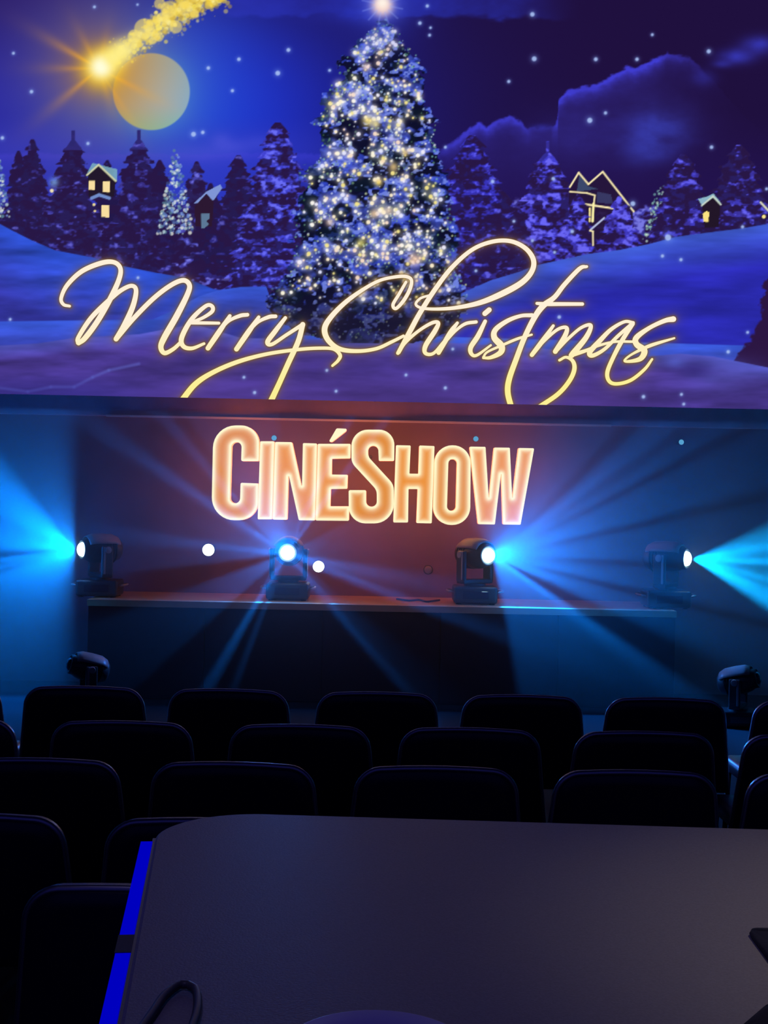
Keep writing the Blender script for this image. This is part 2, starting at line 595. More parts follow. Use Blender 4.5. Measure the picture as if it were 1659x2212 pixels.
    for a in [(40, 325, 520, 34, (56, 52, 150), .60), (70, 300, 520, 44, (60, 54, 150), .62), (-60, 310, 520, 60, (60, 54, 150), .6), (-180, 290, 520, 70, (60, 54, 150), .6), (-300, 270, 520, 80, (60, 54, 150), .6),
              (128, 360, 500, 34, (80, 80, 200), .58), (232, 345, 480, 30, (46, 42, 130), .66), (158, 303, 560, 66, (66, 62, 170), .60), (345, 345, 560, 40, (50, 46, 140), .62),
              (300, 302, 590, 72, (64, 60, 168), .60), (425, 348, 560, 42, (76, 76, 190), .58), (515, 335, 600, 62, (56, 52, 150), .60), (455, 395, 600, 40, (50, 46, 140), .62),
              (600, 264, 640, 96, (72, 76, 236), .51), (560, 400, 640, 56, (70, 72, 220), .54), (1020, 292, 640, 104, (60, 58, 214), .55), (1092, 420, 620, 60, (60, 58, 190), .56),
              (1183, 330, 575, 82, (74, 70, 232), .50), (1120, 450, 590, 44, (64, 60, 190), .56), (1800, 300, 500, 80, (64, 60, 190), .56), (1950, 280, 480, 90, (64, 60, 190), .56)]:
        tree(*a, spire=(26 if a[0] == 1183 else (22 if a[0] in (158, 300) else 0)))
    # house with yellow windows among the trees at left
    over(C, poly_mask([(188, 374), (200, 352), (254, 366), (252, 392), (236, 384), (213, 356)]) * .9, (120, 170, 190))
    over(C, poly_mask([(190, 378), (213, 357), (250, 390), (246, 425), (192, 425)]), (34, 24, 44))
    line(C, [(188, 378), (213, 356), (250, 391)], 4, (206, 210, 170))
    for q in [(191, 390, 205, 411), (222, 391, 238, 416), (219, 443, 236, 470)]:
        over(C, poly_mask([(q[0], q[1]), (q[2], q[1] + 1), (q[2], q[3]), (q[0] + 1, q[3] - 2)]), (248, 222, 160))
    line(C, [(198, 428), (214, 421), (236, 428)], 7, (112, 140, 200))
    dot(C, 112, 412, 4, (240, 225, 180)); glow(C, 117, 394, 10, (120, 160, 225), .8)
    dot(C, 203, 442, 3, (240, 220, 150)); dot(C, 205, 456, 2.5, (240, 220, 150))
    # hut at the middle left
    over(C, poly_mask([(418, 440), (446, 414), (476, 398), (480, 406), (462, 432)]), (128, 150, 214))
    over(C, poly_mask([(420, 446), (446, 418), (462, 436), (458, 490), (422, 490)]), (44, 24, 50))
    over(C, poly_mask([(435, 462), (453, 462), (453, 472), (445, 478), (452, 484), (440, 494), (434, 494)]), (92, 120, 150))
    # trees in front of the right hand houses
    over(C, poly_mask([(1228, 404), (1250, 374), (1271, 398), (1302, 372), (1368, 456), (1368, 540), (1232, 540)]) * .9, (38, 22, 58))
    over(C, np.clip(poly_mask([(1252, 376), (1270, 402), (1292, 408), (1246, 414)]) * .8, 0, 1), (64, 84, 118))
    over(C, poly_mask([(1290, 414), (1320, 420), (1324, 440), (1290, 438)]) * .55, (70, 84, 130))
    gold = (252, 236, 180)
    line(C, [(1231, 404), (1250, 373), (1271, 398), (1302, 371), (1369, 457)], 3.6, gold)
    line(C, [(1231, 414), (1268, 417), (1285, 422), (1282, 446)], 3.2, gold)
    line(C, [(1263, 441), (1324, 450)], 4, gold)
    line(C, [(1282, 440), (1280, 478)], 5, (255, 244, 170))
    line(C, [(1274, 450), (1274, 478)], 4, (255, 236, 150))
    tree(1249, 418, 545, 34, (74, 70, 236), .48)
    tree(1338, 424, 556, 44, (72, 68, 232), .46)
    line(C, [(1305, 471), (1276, 496)], 4, (180, 190, 225))
    line(C, [(1274, 498), (1281, 500), (1281, 530)], 3.4, gold)
    for i in range(70):
        t = rs.random()
        dot(C, 1432 - 40 * t + rs.gauss(0, 5), 402 + 118 * t + rs.gauss(0, 4), rs.uniform(1, 3), rs.choice([(150, 200, 180), (110, 160, 160), (190, 220, 200)]), .75)
    tree(1476, 332, 540, 66, (70, 66, 214), .55)
    tree(1596, 312, 525, 72, (70, 66, 210), .55)
    over(C, poly_mask([(1508, 430), (1530, 424), (1541, 418), (1558, 440), (1543, 428), (1518, 446)]), (140, 180, 200))
    over(C, poly_mask([(1517, 444), (1540, 427), (1556, 442), (1552, 492), (1522, 492)]), (34, 22, 40))
    line(C, [(1516, 444), (1540, 424), (1557, 442)], 3.5, (200, 214, 200))
    over(C, poly_mask([(1518, 462), (1526, 456), (1532, 458), (1530, 480), (1520, 478)]), (250, 226, 130))
    line(C, [(1643, 437), (1672, 468)], 4, (220, 220, 190))
    dot(C, 1650, 468, 4, (250, 230, 140))
    # small decorated trees
    for (cx, top, base, hw, n) in [(379, 322, 505, 40, 330), (-2, 340, 470, 24, 130), (1440, 470, 530, 20, 0)]:
        for i in range(n):
            t = rs.random() ** .6
            dot(C, cx + rs.uniform(-1, 1) * hw * (0.1 + .9 * t), top + (base - top) * t, rs.uniform(1.2, 4),
                rs.choice([(120, 150, 220), (90, 120, 180), (190, 215, 215), (60, 80, 140), (235, 240, 225), (90, 130, 150)]), .75)
    # --- snow hills
    def hill(d, c_top, c_low, fall, seed, tex=.35):
        m = sstep(-1.2, 1.2, d)
        k = np.clip(d / fall, 0, 1)[..., None]
        cc = col(c_top) * (1 - k) + col(c_low) * k
        tx = 1 + tex * (vnoise(120, 22, seed, 4) - 0.5)[..., None] * 2
        C[:] += m[..., None] * (cc * tx - C)
        return m
    dl = under(hill_l)
    keep = C.copy()
    dr = under(hill_r)
    m = hill(dr, (58, 86, 204), (42, 44, 170), 110, 21, .22)
    hill(dl, (44, 78, 200), (52, 54, 160), 160, 20, .3)
    over(C, sstep(-1, 1, dr) * sstep(1000, 1090, X2), (0, 0, 0)) if False else None
    rm = sstep(-1.2, 1.2, dr) * sstep(930, 1010, X2 + 0 * Y2)
    k = np.clip(dr / 90, 0, 1)[..., None]
    tx = 1 + .22 * (vnoise(150, 24, 23, 4) - .5)[..., None] * 2
    C += rm[..., None] * ((col((64, 92, 208)) * (1 - k) + col((42, 42, 172)) * k) * tx - C)
    mid = [(-420, 700), (330, 690), (380, 668), (430, 640), (470, 627), (520, 620), (575, 619), (582, 640), (600, 690), (700, 720), (2080, 760)]
    hill(under(mid) + 0 * X2, (56, 88, 212), (54, 58, 158), 70, 24, .25)
    # dark bush at the right edge
    bd = 1659 - XX - np.interp(YY[:, 0], [560, 610, 650, 690, 730, 770, 790], [-30, 6, 16, 14, 40, 62, 74]).astype(np.float32)[:, None]
    over(C, (1 - sstep(-4, 4, bd + (n_fine - .5) * 26)) * (YY > 570) * (YY < 860), (44, 22, 66))
    streak = [(-420, 770), (80, 742), (160, 730), (300, 722), (420, 700), (520, 730), (760, 735), (1010, 742), (1400, 770), (1470, 764), (1540, 770), (1659, 794), (2080, 840)]
    hill(under(streak), (76, 80, 176), (70, 54, 138), 34, 25, .32)
    line(C, [(0, 838), (60, 846), (110, 836), (160, 836), (200, 815), (235, 800), (300, 786)], 6, (96, 104, 200), .55, 3)
    over(C, .55 * gauss(1460, 782, 16, 9), (92, 108, 220))
    over(C, .6 * gauss(1560, 805, 60, 22) * (0.3 + n_mid), (86, 96, 200))
    over(C, .45 * gauss(1500, 800, 26, 12), (44, 32, 110))
    over(C, .5 * sstep(760, 880, YY) * sstep(1500, 1300, X2) * sstep(150, 420, X2), (80, 56, 132))
    over(C, .6 * sstep(790, 860, Y2) * sstep(420, 150, X2), (52, 46, 140))
    # --- great lit tree
    ys = [30, 60, 72, 100, 130, 170, 200, 235, 262, 300, 340, 372, 410, 450, 520, 580, 625, 650, 690, 715, 740]
    lf = [820, 806, 796, 770, 738, 730, 708, 702, 678, 700, 690, 650, 662, 644, 640, 626, 590, 572, 596, 640, 720]
    rt = [832, 850, 862, 876, 906, 908, 912, 918, 940, 930, 950, 962, 960, 975, 985, 988, 1006, 1012, 1004, 980, 900]
    L = np.interp(YY[:, 0], ys, lf).astype(np.float32)[:, None]
    R = np.interp(YY[:, 0], ys, rt).astype(np.float32)[:, None]
    n_patch = vnoise(40, 30, 33, 2)
    jj = (n_clump - .5) * 46 + (n_fine - .5) * 22
    inside = np.minimum(XX - L, R - XX) + jj
    tm = sstep(-2, 2, inside) * (YY > 30) * (YY < 742)
    over(C, tm, (14, 15, 44))
    s = sstep(.50, .60, n_clump * .5 + n_clump2 * .5 + .05 * np.sin(YY / 13.0 + XX / 60))
    over(C, tm * s * (.45 + .55 * n_fine), (54, 76, 214))
    over(C, tm * .85 * sstep(.50, .62, n_patch) * (.3 + .7 * n_fine), (78, 100, 236))
    over(C, tm * sstep(.62, .70, n_clump2) * .75, (126, 146, 234))
    over(C, tm * sstep(.60, .72, vnoise(34, 26, 31, 2)) * .6, (12, 26, 40))
    over(C, tm * .6 * sstep(610, 700, Y2), (30, 26, 52))
    for i in range(2000):
        y = 40 + 690 * rs.random() ** .72
        a, b = np.interp(y, ys, lf), np.interp(y, ys, rt)
        x = rs.uniform(a - 4, b + 4)
        low = y > 620
        r = rs.choice([1.2, 1.5, 1.8, 2.2, 2.6])
        c = rs.choice([(150, 190, 190), (120, 160, 120), (200, 214, 160), (160, 190, 240), (220, 230, 250), (70, 100, 90)])
        pn = n_patch[int(y - CY0), int(x - CX0)]
        if rs.random() > 0.12 + 2.2 * max(0, pn - .28):
            continue
        if min(x - a, b - x) < 22 and rs.random() < .6:
            c = rs.choice([(96, 150, 120), (120, 180, 170), (70, 110, 80)])
        dot(C, x, y, r, c, (.35 if low else .75), 1.0)
    for i in range(900):
        y = 55 + 600 * rs.random() ** .75
        a, b = np.interp(y, ys, lf), np.interp(y, ys, rt)
        x = (a + b) / 2 + rs.uniform(-1, 1) * (b - a) * .46
        if rs.random() > 0.25 + 2.0 * max(0, n_patch[int(y - CY0), int(x - CX0)] - .35):
            continue
        c = rs.choice([(255, 248, 224), (255, 240, 206), (240, 236, 250), (255, 250, 240), (250, 222, 200), (244, 228, 140), (226, 228, 255)])
        r = rs.choice([2.0, 2.6, 3.2, 4.2, 5.2])
        glow(C, x, y, r * 1.9, c, .38)
        dot(C, x, y, r * .85, c, .95, 1.2)
    for (x, y, r, c) in [(795, 262, 13, (250, 226, 120)), (812, 268, 9, (255, 236, 150)), (850, 360, 10, (250, 214, 140)), (818, 395, 7, (236, 210, 90)), (808, 462, 10, (252, 210, 160)),
                         (840, 455, 9, (250, 220, 190)), (780, 525, 10, (226, 214, 110)), (712, 480, 9, (250, 220, 200)), (895, 560, 14, (250, 200, 160)), (875, 330, 8, (245, 210, 130)), (790, 145, 9, (250, 225, 230)), (775, 200, 9, (200, 210, 250)), (845, 300, 8, (210, 205, 250))]:
        glow(C, x, y, r, c, .75)
    # star on top
    glow(C, 826, 8, 70, (44, 66, 220), .55, 1.6)
    glow(C, 826, 10, 34, (150, 160, 250), .6)
    glow(C, 826, 12, 23, (255, 214, 196), .95, 3.0)
    glow(C, 826, 6, 14, (255, 244, 232), .95)
    for a0 in range(0, 360, 30):
        ca, sa = math.cos(math.radians(a0 + 12)), math.sin(math.radians(a0 + 12))
        line(C, [(826 + 18 * ca, 10 + 18 * sa), (826 + 44 * ca, 10 + 44 * sa)], 3, (150, 170, 250), .35, 2)
    # --- falling snow
    for (x, y, r) in [(600, 158, 7), (623, 108, 5.5), (516, 128, 5), (450, 147, 5), (502, 196, 4.5), (712, 152, 4), (68, 198, 5), (29, 115, 4), (5, 298, 5), (190, 310, 4.5), (418, 290, 7), (438, 286, 5), (204, 15, 4), (297, 10, 3),
                      (923, 13, 4.5), (907, 50, 5), (930, 60, 3.6), (928, 76, 4), (1150, 31, 6.5), (1154, 127, 7), (1099, 176, 4.5), (1287, 128, 5.5), (1376, 128, 5), (1409, 75, 4), (1531, 111, 6), (1274, 260, 7.5), (1308, 244, 4.5), (1537, 318, 5),
                      (1195, 386, 5), (1367, 440, 7), (1443, 513, 9), (1431, 553, 4.5), (1471, 561, 4.5), (1604, 490, 4.5), (1615, 718, 4), (1573, 760, 5), (1208, 685, 5), (978, 754, 4), (706, 800, 4), (877, 810, 4), (962, 838, 4.5), (726, 845, 4), (527, 815, 4),
                      (1390, 857, 5), (1472, 852, 4), (1477, 873, 4), (22, 690, 4), (298, 600, 4), (1028, 585, 4), (1064, 392, 5), (962, 318, 4), (1150, 520, 4), (1198, 545, 4), (550, 848, 4.5), (1656, 408, 4), (1110, 478, 4), (1236, 500, 5)]:
        glow(C, x, y, r * 1.25, (128, 160, 236), .45)
        dot(C, x, y, r * .72, (172, 196, 244), .85, 1.6)
    for i in range(90):
        x, y = rs.uniform(-400, 2060), rs.uniform(-370, 280)
        if -20 < x < 1680 and y > -20:
            continue
        dot(C, x, y, rs.uniform(2.5, 5), (150, 180, 240), .8, 1.6)
    return C


# lettering strokes: (zoom origin x, y, zoom factor) then points (x, y, width)
Z4, Z5, Z6 = (100, 480, 2.37), (640, 480, 2.765), (1060, 480, 2.7696)
STROKES = [
    (Z4, [(120, 430, 14), (88, 421, 17), (77, 388, 19), (108, 322, 22), (182, 252, 24), (280, 210, 25), (345, 205, 23), (379, 235, 23), (373, 292, 25), (328, 392, 28), (262, 508, 28), (200, 592, 27), (166, 620, 22)]),
    (Z4, [(162, 618, 20), (166, 588, 22), (232, 488, 24), (332, 390, 24), (390, 345, 22), (438, 326, 21), (460, 350, 23), (444, 430, 27), (400, 528, 29), (358, 598, 26)]),
    (Z4, [(362, 596, 22), (380, 574, 22), (452, 488, 24), (552, 388, 24), (640, 322, 24), (702, 298, 24), (733, 322, 25), (722, 372, 27), (668, 480, 31), (604, 592, 31), (587, 640, 27), (606, 670, 23), (650, 650, 20), (692, 612, 18)]),
    (Z4, [(738, 516, 16), (800, 516, 17), (884, 517, 15)]),
    (Z4, [(748, 512, 16), (805, 488, 17), (850, 456, 20), (848, 430, 20), (816, 430, 20), (744, 498, 24), (694, 590, 26), (702, 635, 23), (746, 646, 19), (808, 622, 14)]),
    (Z4, [(940, 480, 18), (882, 566, 27), (828, 645, 25)]),
    (Z4, [(870, 580, 16), (930, 510, 16), (990, 480, 20), (1030, 474, 19)]),
    (Z4, [(1088, 486, 17), (1032, 566, 27), (974, 650, 25)]),
    (Z4, [(1020, 580, 16), (1080, 515, 16), (1138, 486, 20), (1174, 482, 19)]),
    (Z4, [(1224, 490, 18), (1172, 558, 25), (1133, 613, 25), (1156, 625, 19), (1230, 577, 18), (1308, 527, 20)]),
    (Z4, [(1313, 524, 26), (1290, 610, 27), (1240, 720, 27), (1195, 820, 27), (1146, 925, 30)]),
    (Z4, [(690, 918, 30), (762, 830, 28), (852, 770, 24), (980, 715, 22), (1130, 675, 19), (1290, 652, 18), (1400, 645, 17), (1470, 650, 17), (1504, 680, 19), (1494, 708, 17), (1465, 735, 13)]),
    (Z5, [(655, 358, 17), (615, 428, 19), (578, 492, 20), (595, 516, 20), (640, 470, 22), (678, 402, 22), (688, 348, 20), (660, 326, 20), (600, 326, 20), (500, 348, 19), (400, 402, 22), (290, 482, 27), (203, 572, 31), (169, 640, 34), (193, 708, 32), (262, 758, 28), (370, 770, 23), (480, 755, 21), (570, 715, 20), (640, 680, 18)]),
    (Z5, [(607, 782, 22), (680, 650, 30), (740, 540, 29), (830, 400, 28), (930, 270, 26), (1050, 165, 24), (1170, 117, 24), (1280, 114, 25), (1368, 156, 27), (1415, 222, 30), (1408, 290, 31), (1350, 358, 34), (1240, 422, 36), (1100, 480, 30), (960, 510, 23), (840, 519, 19), (750, 513, 17), (714, 490, 16), (742, 455, 15), (800, 436, 14)]),
    (Z5, [(612, 778, 22), (650, 720, 21), (730, 650, 19), (810, 602, 21), (848, 602, 23), (828, 650, 29), (772, 738, 29), (772, 783, 23), (820, 783, 19), (880, 715, 17)]),
    (Z5, [(962, 602, 18), (920, 660, 29), (850, 780, 26)]),
    (Z5, [(885, 722, 17), (950, 650, 17), (1010, 607, 20), (1074, 596, 20)]),
    (Z5, [(1152, 524, 30), (1126, 546, 30)]),
    (Z5, [(1128, 592, 22), (1085, 680, 30), (1042, 748, 29), (1047, 788, 23), (1080, 794, 18), (1162, 735, 13)]),
    (Z5, [(1408, 556, 24), (1340, 560, 22), (1260, 590, 26), (1190, 642, 31), (1183, 690, 36), (1224, 738, 40), (1220, 778, 33), (1162, 808, 22), (1117, 811, 15)]),
    (Z5, [(1117, 806, 14), (1142, 775, 14), (1230, 735, 16), (1320, 697, 17), (1406, 672, 13)]),
    (Z6, [(574, 266, 17), (532, 278, 25), (442, 372, 27), (382, 448, 29), (312, 502, 35), (262, 570, 33), (202, 690, 31), (152, 820, 32), (110, 940, 34), (102, 1020, 34), (124, 1112, 34)]),
    (Z6, [(276, 486, 18), (330, 490, 24), (420, 490, 23), (548, 490, 21)]),
    (Z6, [(374, 620, 18), (310, 710, 29), (246, 794, 26)]),
    (Z6, [(252, 786, 20), (320, 710, 19), (400, 642, 19), (453, 632, 23), (444, 680, 29), (386, 774, 29)]),
    (Z6, [(388, 774, 22), (460, 700, 19), (540, 632, 19), (598, 618, 23), (570, 690, 31), (490, 788, 35), (478, 806, 26)]),
    (Z6, [(411, 826, 16), (450, 808, 17), (490, 830, 23), (500, 880, 27), (470, 950, 27), (400, 1030, 27), (276, 1114, 27)]),
    (Z6, [(500, 790, 26), (570, 768, 21), (640, 740, 17), (740, 716, 15), (850, 715, 15)]),
    (Z6, [(852, 602, 20), (800, 596, 19), (722, 640, 23), (652, 710, 29), (592, 778, 31), (610, 798, 25), (680, 760, 21), (760, 682, 21), (846, 606, 20)]),
    (Z6, [(850, 608, 24), (790, 700, 27), (732, 810, 25), (697, 900, 25), (711, 954, 23), (760, 967, 21), (840, 944, 21), (920, 880, 19), (965, 820, 14)]),
    (Z6, [(1092, 580, 34), (1040, 590, 27), (950, 632, 25), (872, 690, 33), (872, 730, 35), (918, 768, 38), (900, 813, 31), (852, 830, 22), (800, 830, 14), (842, 792, 14), (950, 740, 21), (1098, 694, 12)]),
]
STROKE_PX = []
for (ox, oy, zf), pts in STROKES:
    STROKE_PX.append(spline([(ox + x / zf, oy + y / zf, w / zf) for x, y, w in pts], 1.6))

canvas = paint()
# warm glow and thin dark outline that the projected lettering carries around it
dist = np.full((CH, CW), 60.0, np.float32)
for S in STROKE_PX:
    for x, y, w in S:
        si, sj = win(x - 34, y - 34, x + 34, y + 34)
        sub = dist[si, sj]
        np.minimum(sub, np.hypot(XX[:, sj] - x, YY[si] - y) - w / 2, out=sub)
over(canvas, 0.32 * np.exp(-np.clip(dist, 0, None) / 9.0), (150, 116, 90))
over(canvas, 0.75 * np.exp(-np.clip(dist - 0.5, 0, None) / 2.6), (128, 92, 30))
canvas = np.clip(canvas, 0, 1)
canvas = np.where(canvas <= 0.04045, canvas / 12.92, ((canvas + 0.055) / 1.055) ** 2.4).astype(np.float32)

SX0, SX1 = -4.55, 4.75
SZ0 = zb_top
SZ1 = CAMZ + (1066 + 330) / PXM
xa = (-1.0 - PX) / PXM - 0.12
xb = (1660.0 - PX) / PXM + 0.12
zt = CAMZ + (1066 + 20) / PXM
step = 1.9 / PXM
gx = np.concatenate([np.arange(SX0, xa, 9 / PXM), np.arange(xa, xb, step), np.arange(xb, SX1, 9 / PXM), [SX1]])
gz = np.concatenate([np.arange(SZ0, zt, step), np.arange(zt, SZ1, 9 / PXM), [SZ1]])
NX, NZ = len(gx), len(gz)
GX, GZ = np.meshgrid(gx, gz)
a_, b_ = GX * PXM, (CAMZ - GZ) * PXM
ph_x = CR * a_ - SR * b_ + PX - CX0
ph_y = SR * a_ + CR * b_ + PY - CY0
ix = np.clip(ph_x, 0, CW - 1.01)
iy = np.clip(ph_y, 0, CH - 1.01)
i0, j0 = iy.astype(int), ix.astype(int)
ty, tx = (iy - i0)[..., None], (ix - j0)[..., None]
colr = (canvas[i0, j0] * (1 - tx) + canvas[i0, j0 + 1] * tx) * (1 - ty) + (canvas[i0 + 1, j0] * (1 - tx) + canvas[i0 + 1, j0 + 1] * tx) * ty

screen = tag(empty('projection_screen', (0, D_SCREEN, SZ0)), 'large screen above the stage showing a snowy Christmas scene', 'screen')
me = bpy.data.meshes.new('picture')
V = np.stack([GX, np.zeros_like(GX), GZ - SZ0], -1).reshape(-1, 3).astype(np.float32)
idx = np.arange(NX * NZ).reshape(NZ, NX)
Q = np.stack([idx[:-1, :-1], idx[:-1, 1:], idx[1:, 1:], idx[1:, :-1]], -1).reshape(-1)
nq = len(Q) // 4
me.vertices.add(len(V))
me.vertices.foreach_set('co', V.ravel())
me.loops.add(len(Q))
me.loops.foreach_set('vertex_index', Q.astype(np.int32))
me.polygons.add(nq)
me.polygons.foreach_set('loop_start', np.arange(0, nq * 4, 4, dtype=np.int32))
me.update(calc_edges=True)
ca = me.color_attributes.new('picture_colour', 'FLOAT_COLOR', 'POINT')
rgba = np.ones((NX * NZ, 4), np.float32)
rgba[:, :3] = colr.reshape(-1, 3)
ca.data.foreach_set('color', rgba.ravel())
M_PICTURE = mat_attr_emit('projected_picture', 'picture_colour', 1.0)
M_PICTURE.cycles.emission_sampling = 'NONE'
link('picture', me, M_PICTURE, screen)['label'] = 'night sky with moon, comet, lit tree and snow hills'
bm = bmesh.new()
add_box(bm, ((SX0 + SX1) / 2, 0.035, (SZ1 - SZ0) / 2), (SX1 - SX0, 0.05, SZ1 - SZ0))
bm_obj('backing_board', bm, M_BLACK, screen)
bm = bmesh.new()
for (c, s) in [(((SX0 + SX1) / 2, 0.0, SZ1 - SZ0 + 0.06), (SX1 - SX0 + 0.24, 0.1, 0.12)),
               ((SX0 - 0.06, 0.0, (SZ1 - SZ0) / 2), (0.12, 0.1, SZ1 - SZ0)), ((SX1 + 0.06, 0.0, (SZ1 - SZ0) / 2), (0.12, 0.1, SZ1 - SZ0))]:
    add_box(bm, c, s)
bm_obj('masking_frame', bm, M_BLACK, screen)

# the glowing script, flat on the picture, cut off by the lower edge of the screen
lv, lf, lc = [], [], []
top_c, low_c = lin((255, 240, 216)), lin((252, 240, 150))


def lcol(y):
    t = min(1, max(0, (y - 690) / 140.0))
    c = top_c * (1 - t) + low_c * t
    return (*c, 1.0)


def lpt(x, y):
    p = at(x, y, D_SCREEN)
    return (p.x, -0.004, max(p.z - SZ0, 0.0))


for S in STROKE_PX:
    n = len(S)
    tg = np.gradient(S[:, :2], axis=0)
    tg /= np.linalg.norm(tg, axis=1)[:, None] + 1e-9
    nm = np.stack([-tg[:, 1], tg[:, 0]], 1)
    base = len(lv)
    for i in range(n):
        h = S[i, 2] / 2
        for sgn in (-1, 0, 1):
            q = S[i, :2] + nm[i] * h * sgn
            lv.append(lpt(*q))
            lc.append(lcol(q[1]))
    for i in range(n - 1):
        for s in (0, 1):
            a = base + i * 3 + s
            lf.append((a, a + 1, a + 4, a + 3))
    for e, sg in ((0, -1), (n - 1, 1)):
        c0 = len(lv)
        h = S[e, 2] / 2
        lv.append(lpt(*S[e, :2]))
        lc.append(lcol(S[e, 1]))
        for k in range(9):
            th = -math.pi / 2 + math.pi * k / 8
            q = S[e, :2] + (tg[e] * sg * math.cos(th) + nm[e] * math.sin(th)) * h
            lv.append(lpt(*q))
            lc.append(lcol(q[1]))
        for k in range(8):
            lf.append((c0, c0 + 1 + k, c0 + 2 + k))
o = mesh_obj('script_lettering', lv, lf, None, screen)
ca = o.data.color_attributes.new('ink', 'FLOAT_COLOR', 'POINT')
ca.data.foreach_set('color', np.array(lc, np.float32).ravel())
o.data.materials.append(mat_attr_emit('golden_script_light', 'ink', 1.0))
o['label'] = 'cream script reading Merry Christmas'

# ------------------------------------------------------------------ illuminated letters
ZS1, ZS2 = (430, 890, 4.1475), (800, 890, 4.1475)
r10 = 10
LETTERS = [
    ('C', ZS1, [(535, 440, 14), (537, 120, 195), (128, 120, 205), (110, 970, 205), (525, 970, 205), (530, 640, 14), (372, 634, 14), (366, 818, 46), (274, 818, 46), (290, 270, 46), (382, 270, 46), (377, 440, 14)], None),
    ('I', ZS1, [(548, 262, r10), (673, 262, r10), (653, 962, r10), (525, 962, r10)], None),
    ('N', ZS1, [(682, 268, r10), (832, 270, 14), (922, 690, 4), (930, 278, r10), (1056, 282, r10), (1038, 972, r10), (893, 970, 14), (800, 545, 4), (788, 966, r10), (660, 964, r10)], None),
    ('E', ZS1, [(1064, 285, r10), (1358, 285, r10), (1355, 415, r10), (1190, 418, 6), (1188, 560, 6), (1332, 562, r10), (1328, 688, r10), (1180, 690, 6), (1175, 845, 6), (1345, 845, r10), (1342, 975, r10), (1044, 972, r10)], None),
    ('accent', ZS1, [(1232, 146, 18), (1324, 150, 18), (1316, 172, 20), (1192, 268, 10), (1162, 266, 10)], None),
    ('S', ZS1, [(1748, 438, 12), (1752, 158, 190), (1364, 158, 190), (1366, 455, 110), (1592, 700, 100), (1592, 848, 46), (1497, 848, 46), (1497, 700, 14), (1340, 700, 14), (1342, 998, 190), (1745, 998, 190), (1745, 650, 130), (1515, 400, 80), (1515, 302, 46), (1605, 302, 46), (1610, 438, 12)], None),
    ('H', ZS2, [(230, 297, r10), (362, 300, r10), (350, 552, 6), (430, 553, 6), (438, 300, r10), (575, 305, r10), (550, 998, r10), (412, 995, r10), (424, 690, 6), (342, 690, 6), (338, 990, r10), (205, 990, r10)], None),
    ('O', ZS2, [(578, 298, 160), (900, 298, 160), (894, 1012, 160), (558, 1012, 160)], [(700, 422, 39), (778, 422, 39), (766, 885, 39), (686, 885, 39)]),
    ('W', ZS2, [(890, 310, r10), (1032, 312, r10), (1062, 800, 3), (1110, 318, r10), (1250, 320, r10), (1272, 800, 3), (1330, 322, r10), (1468, 325, r10), (1346, 1010, r10), (1190, 1008, r10), (1174, 520, 3), (1116, 1008, r10), (966, 1005, r10)], None),
]
D_SIGN = 10.72
SIGN_T = 0.09
M_FACE = mat_attr_emit('letter_face_light', 'glow', 1.0)
M_RETURN = mat_emit('letter_side_added_glow', (1.0, 0.24, 0.08), 2.8)  # side glow added to light the wall, border and deck
M_REAR_FILL = mat_emit('letter_rear_added_glow', (1.0, 0.36, 0.13), 1.0)  # rear glow added to brighten the wall behind the letters
sign_c = at(805, 1025, D_SIGN)
sign = tag(empty('illuminated_sign', sign_c), 'glowing orange letters reading CinéShow hung above the stage', 'sign')
deep, pale = lin((236, 140, 34)), lin((255, 246, 196)) * 1.15
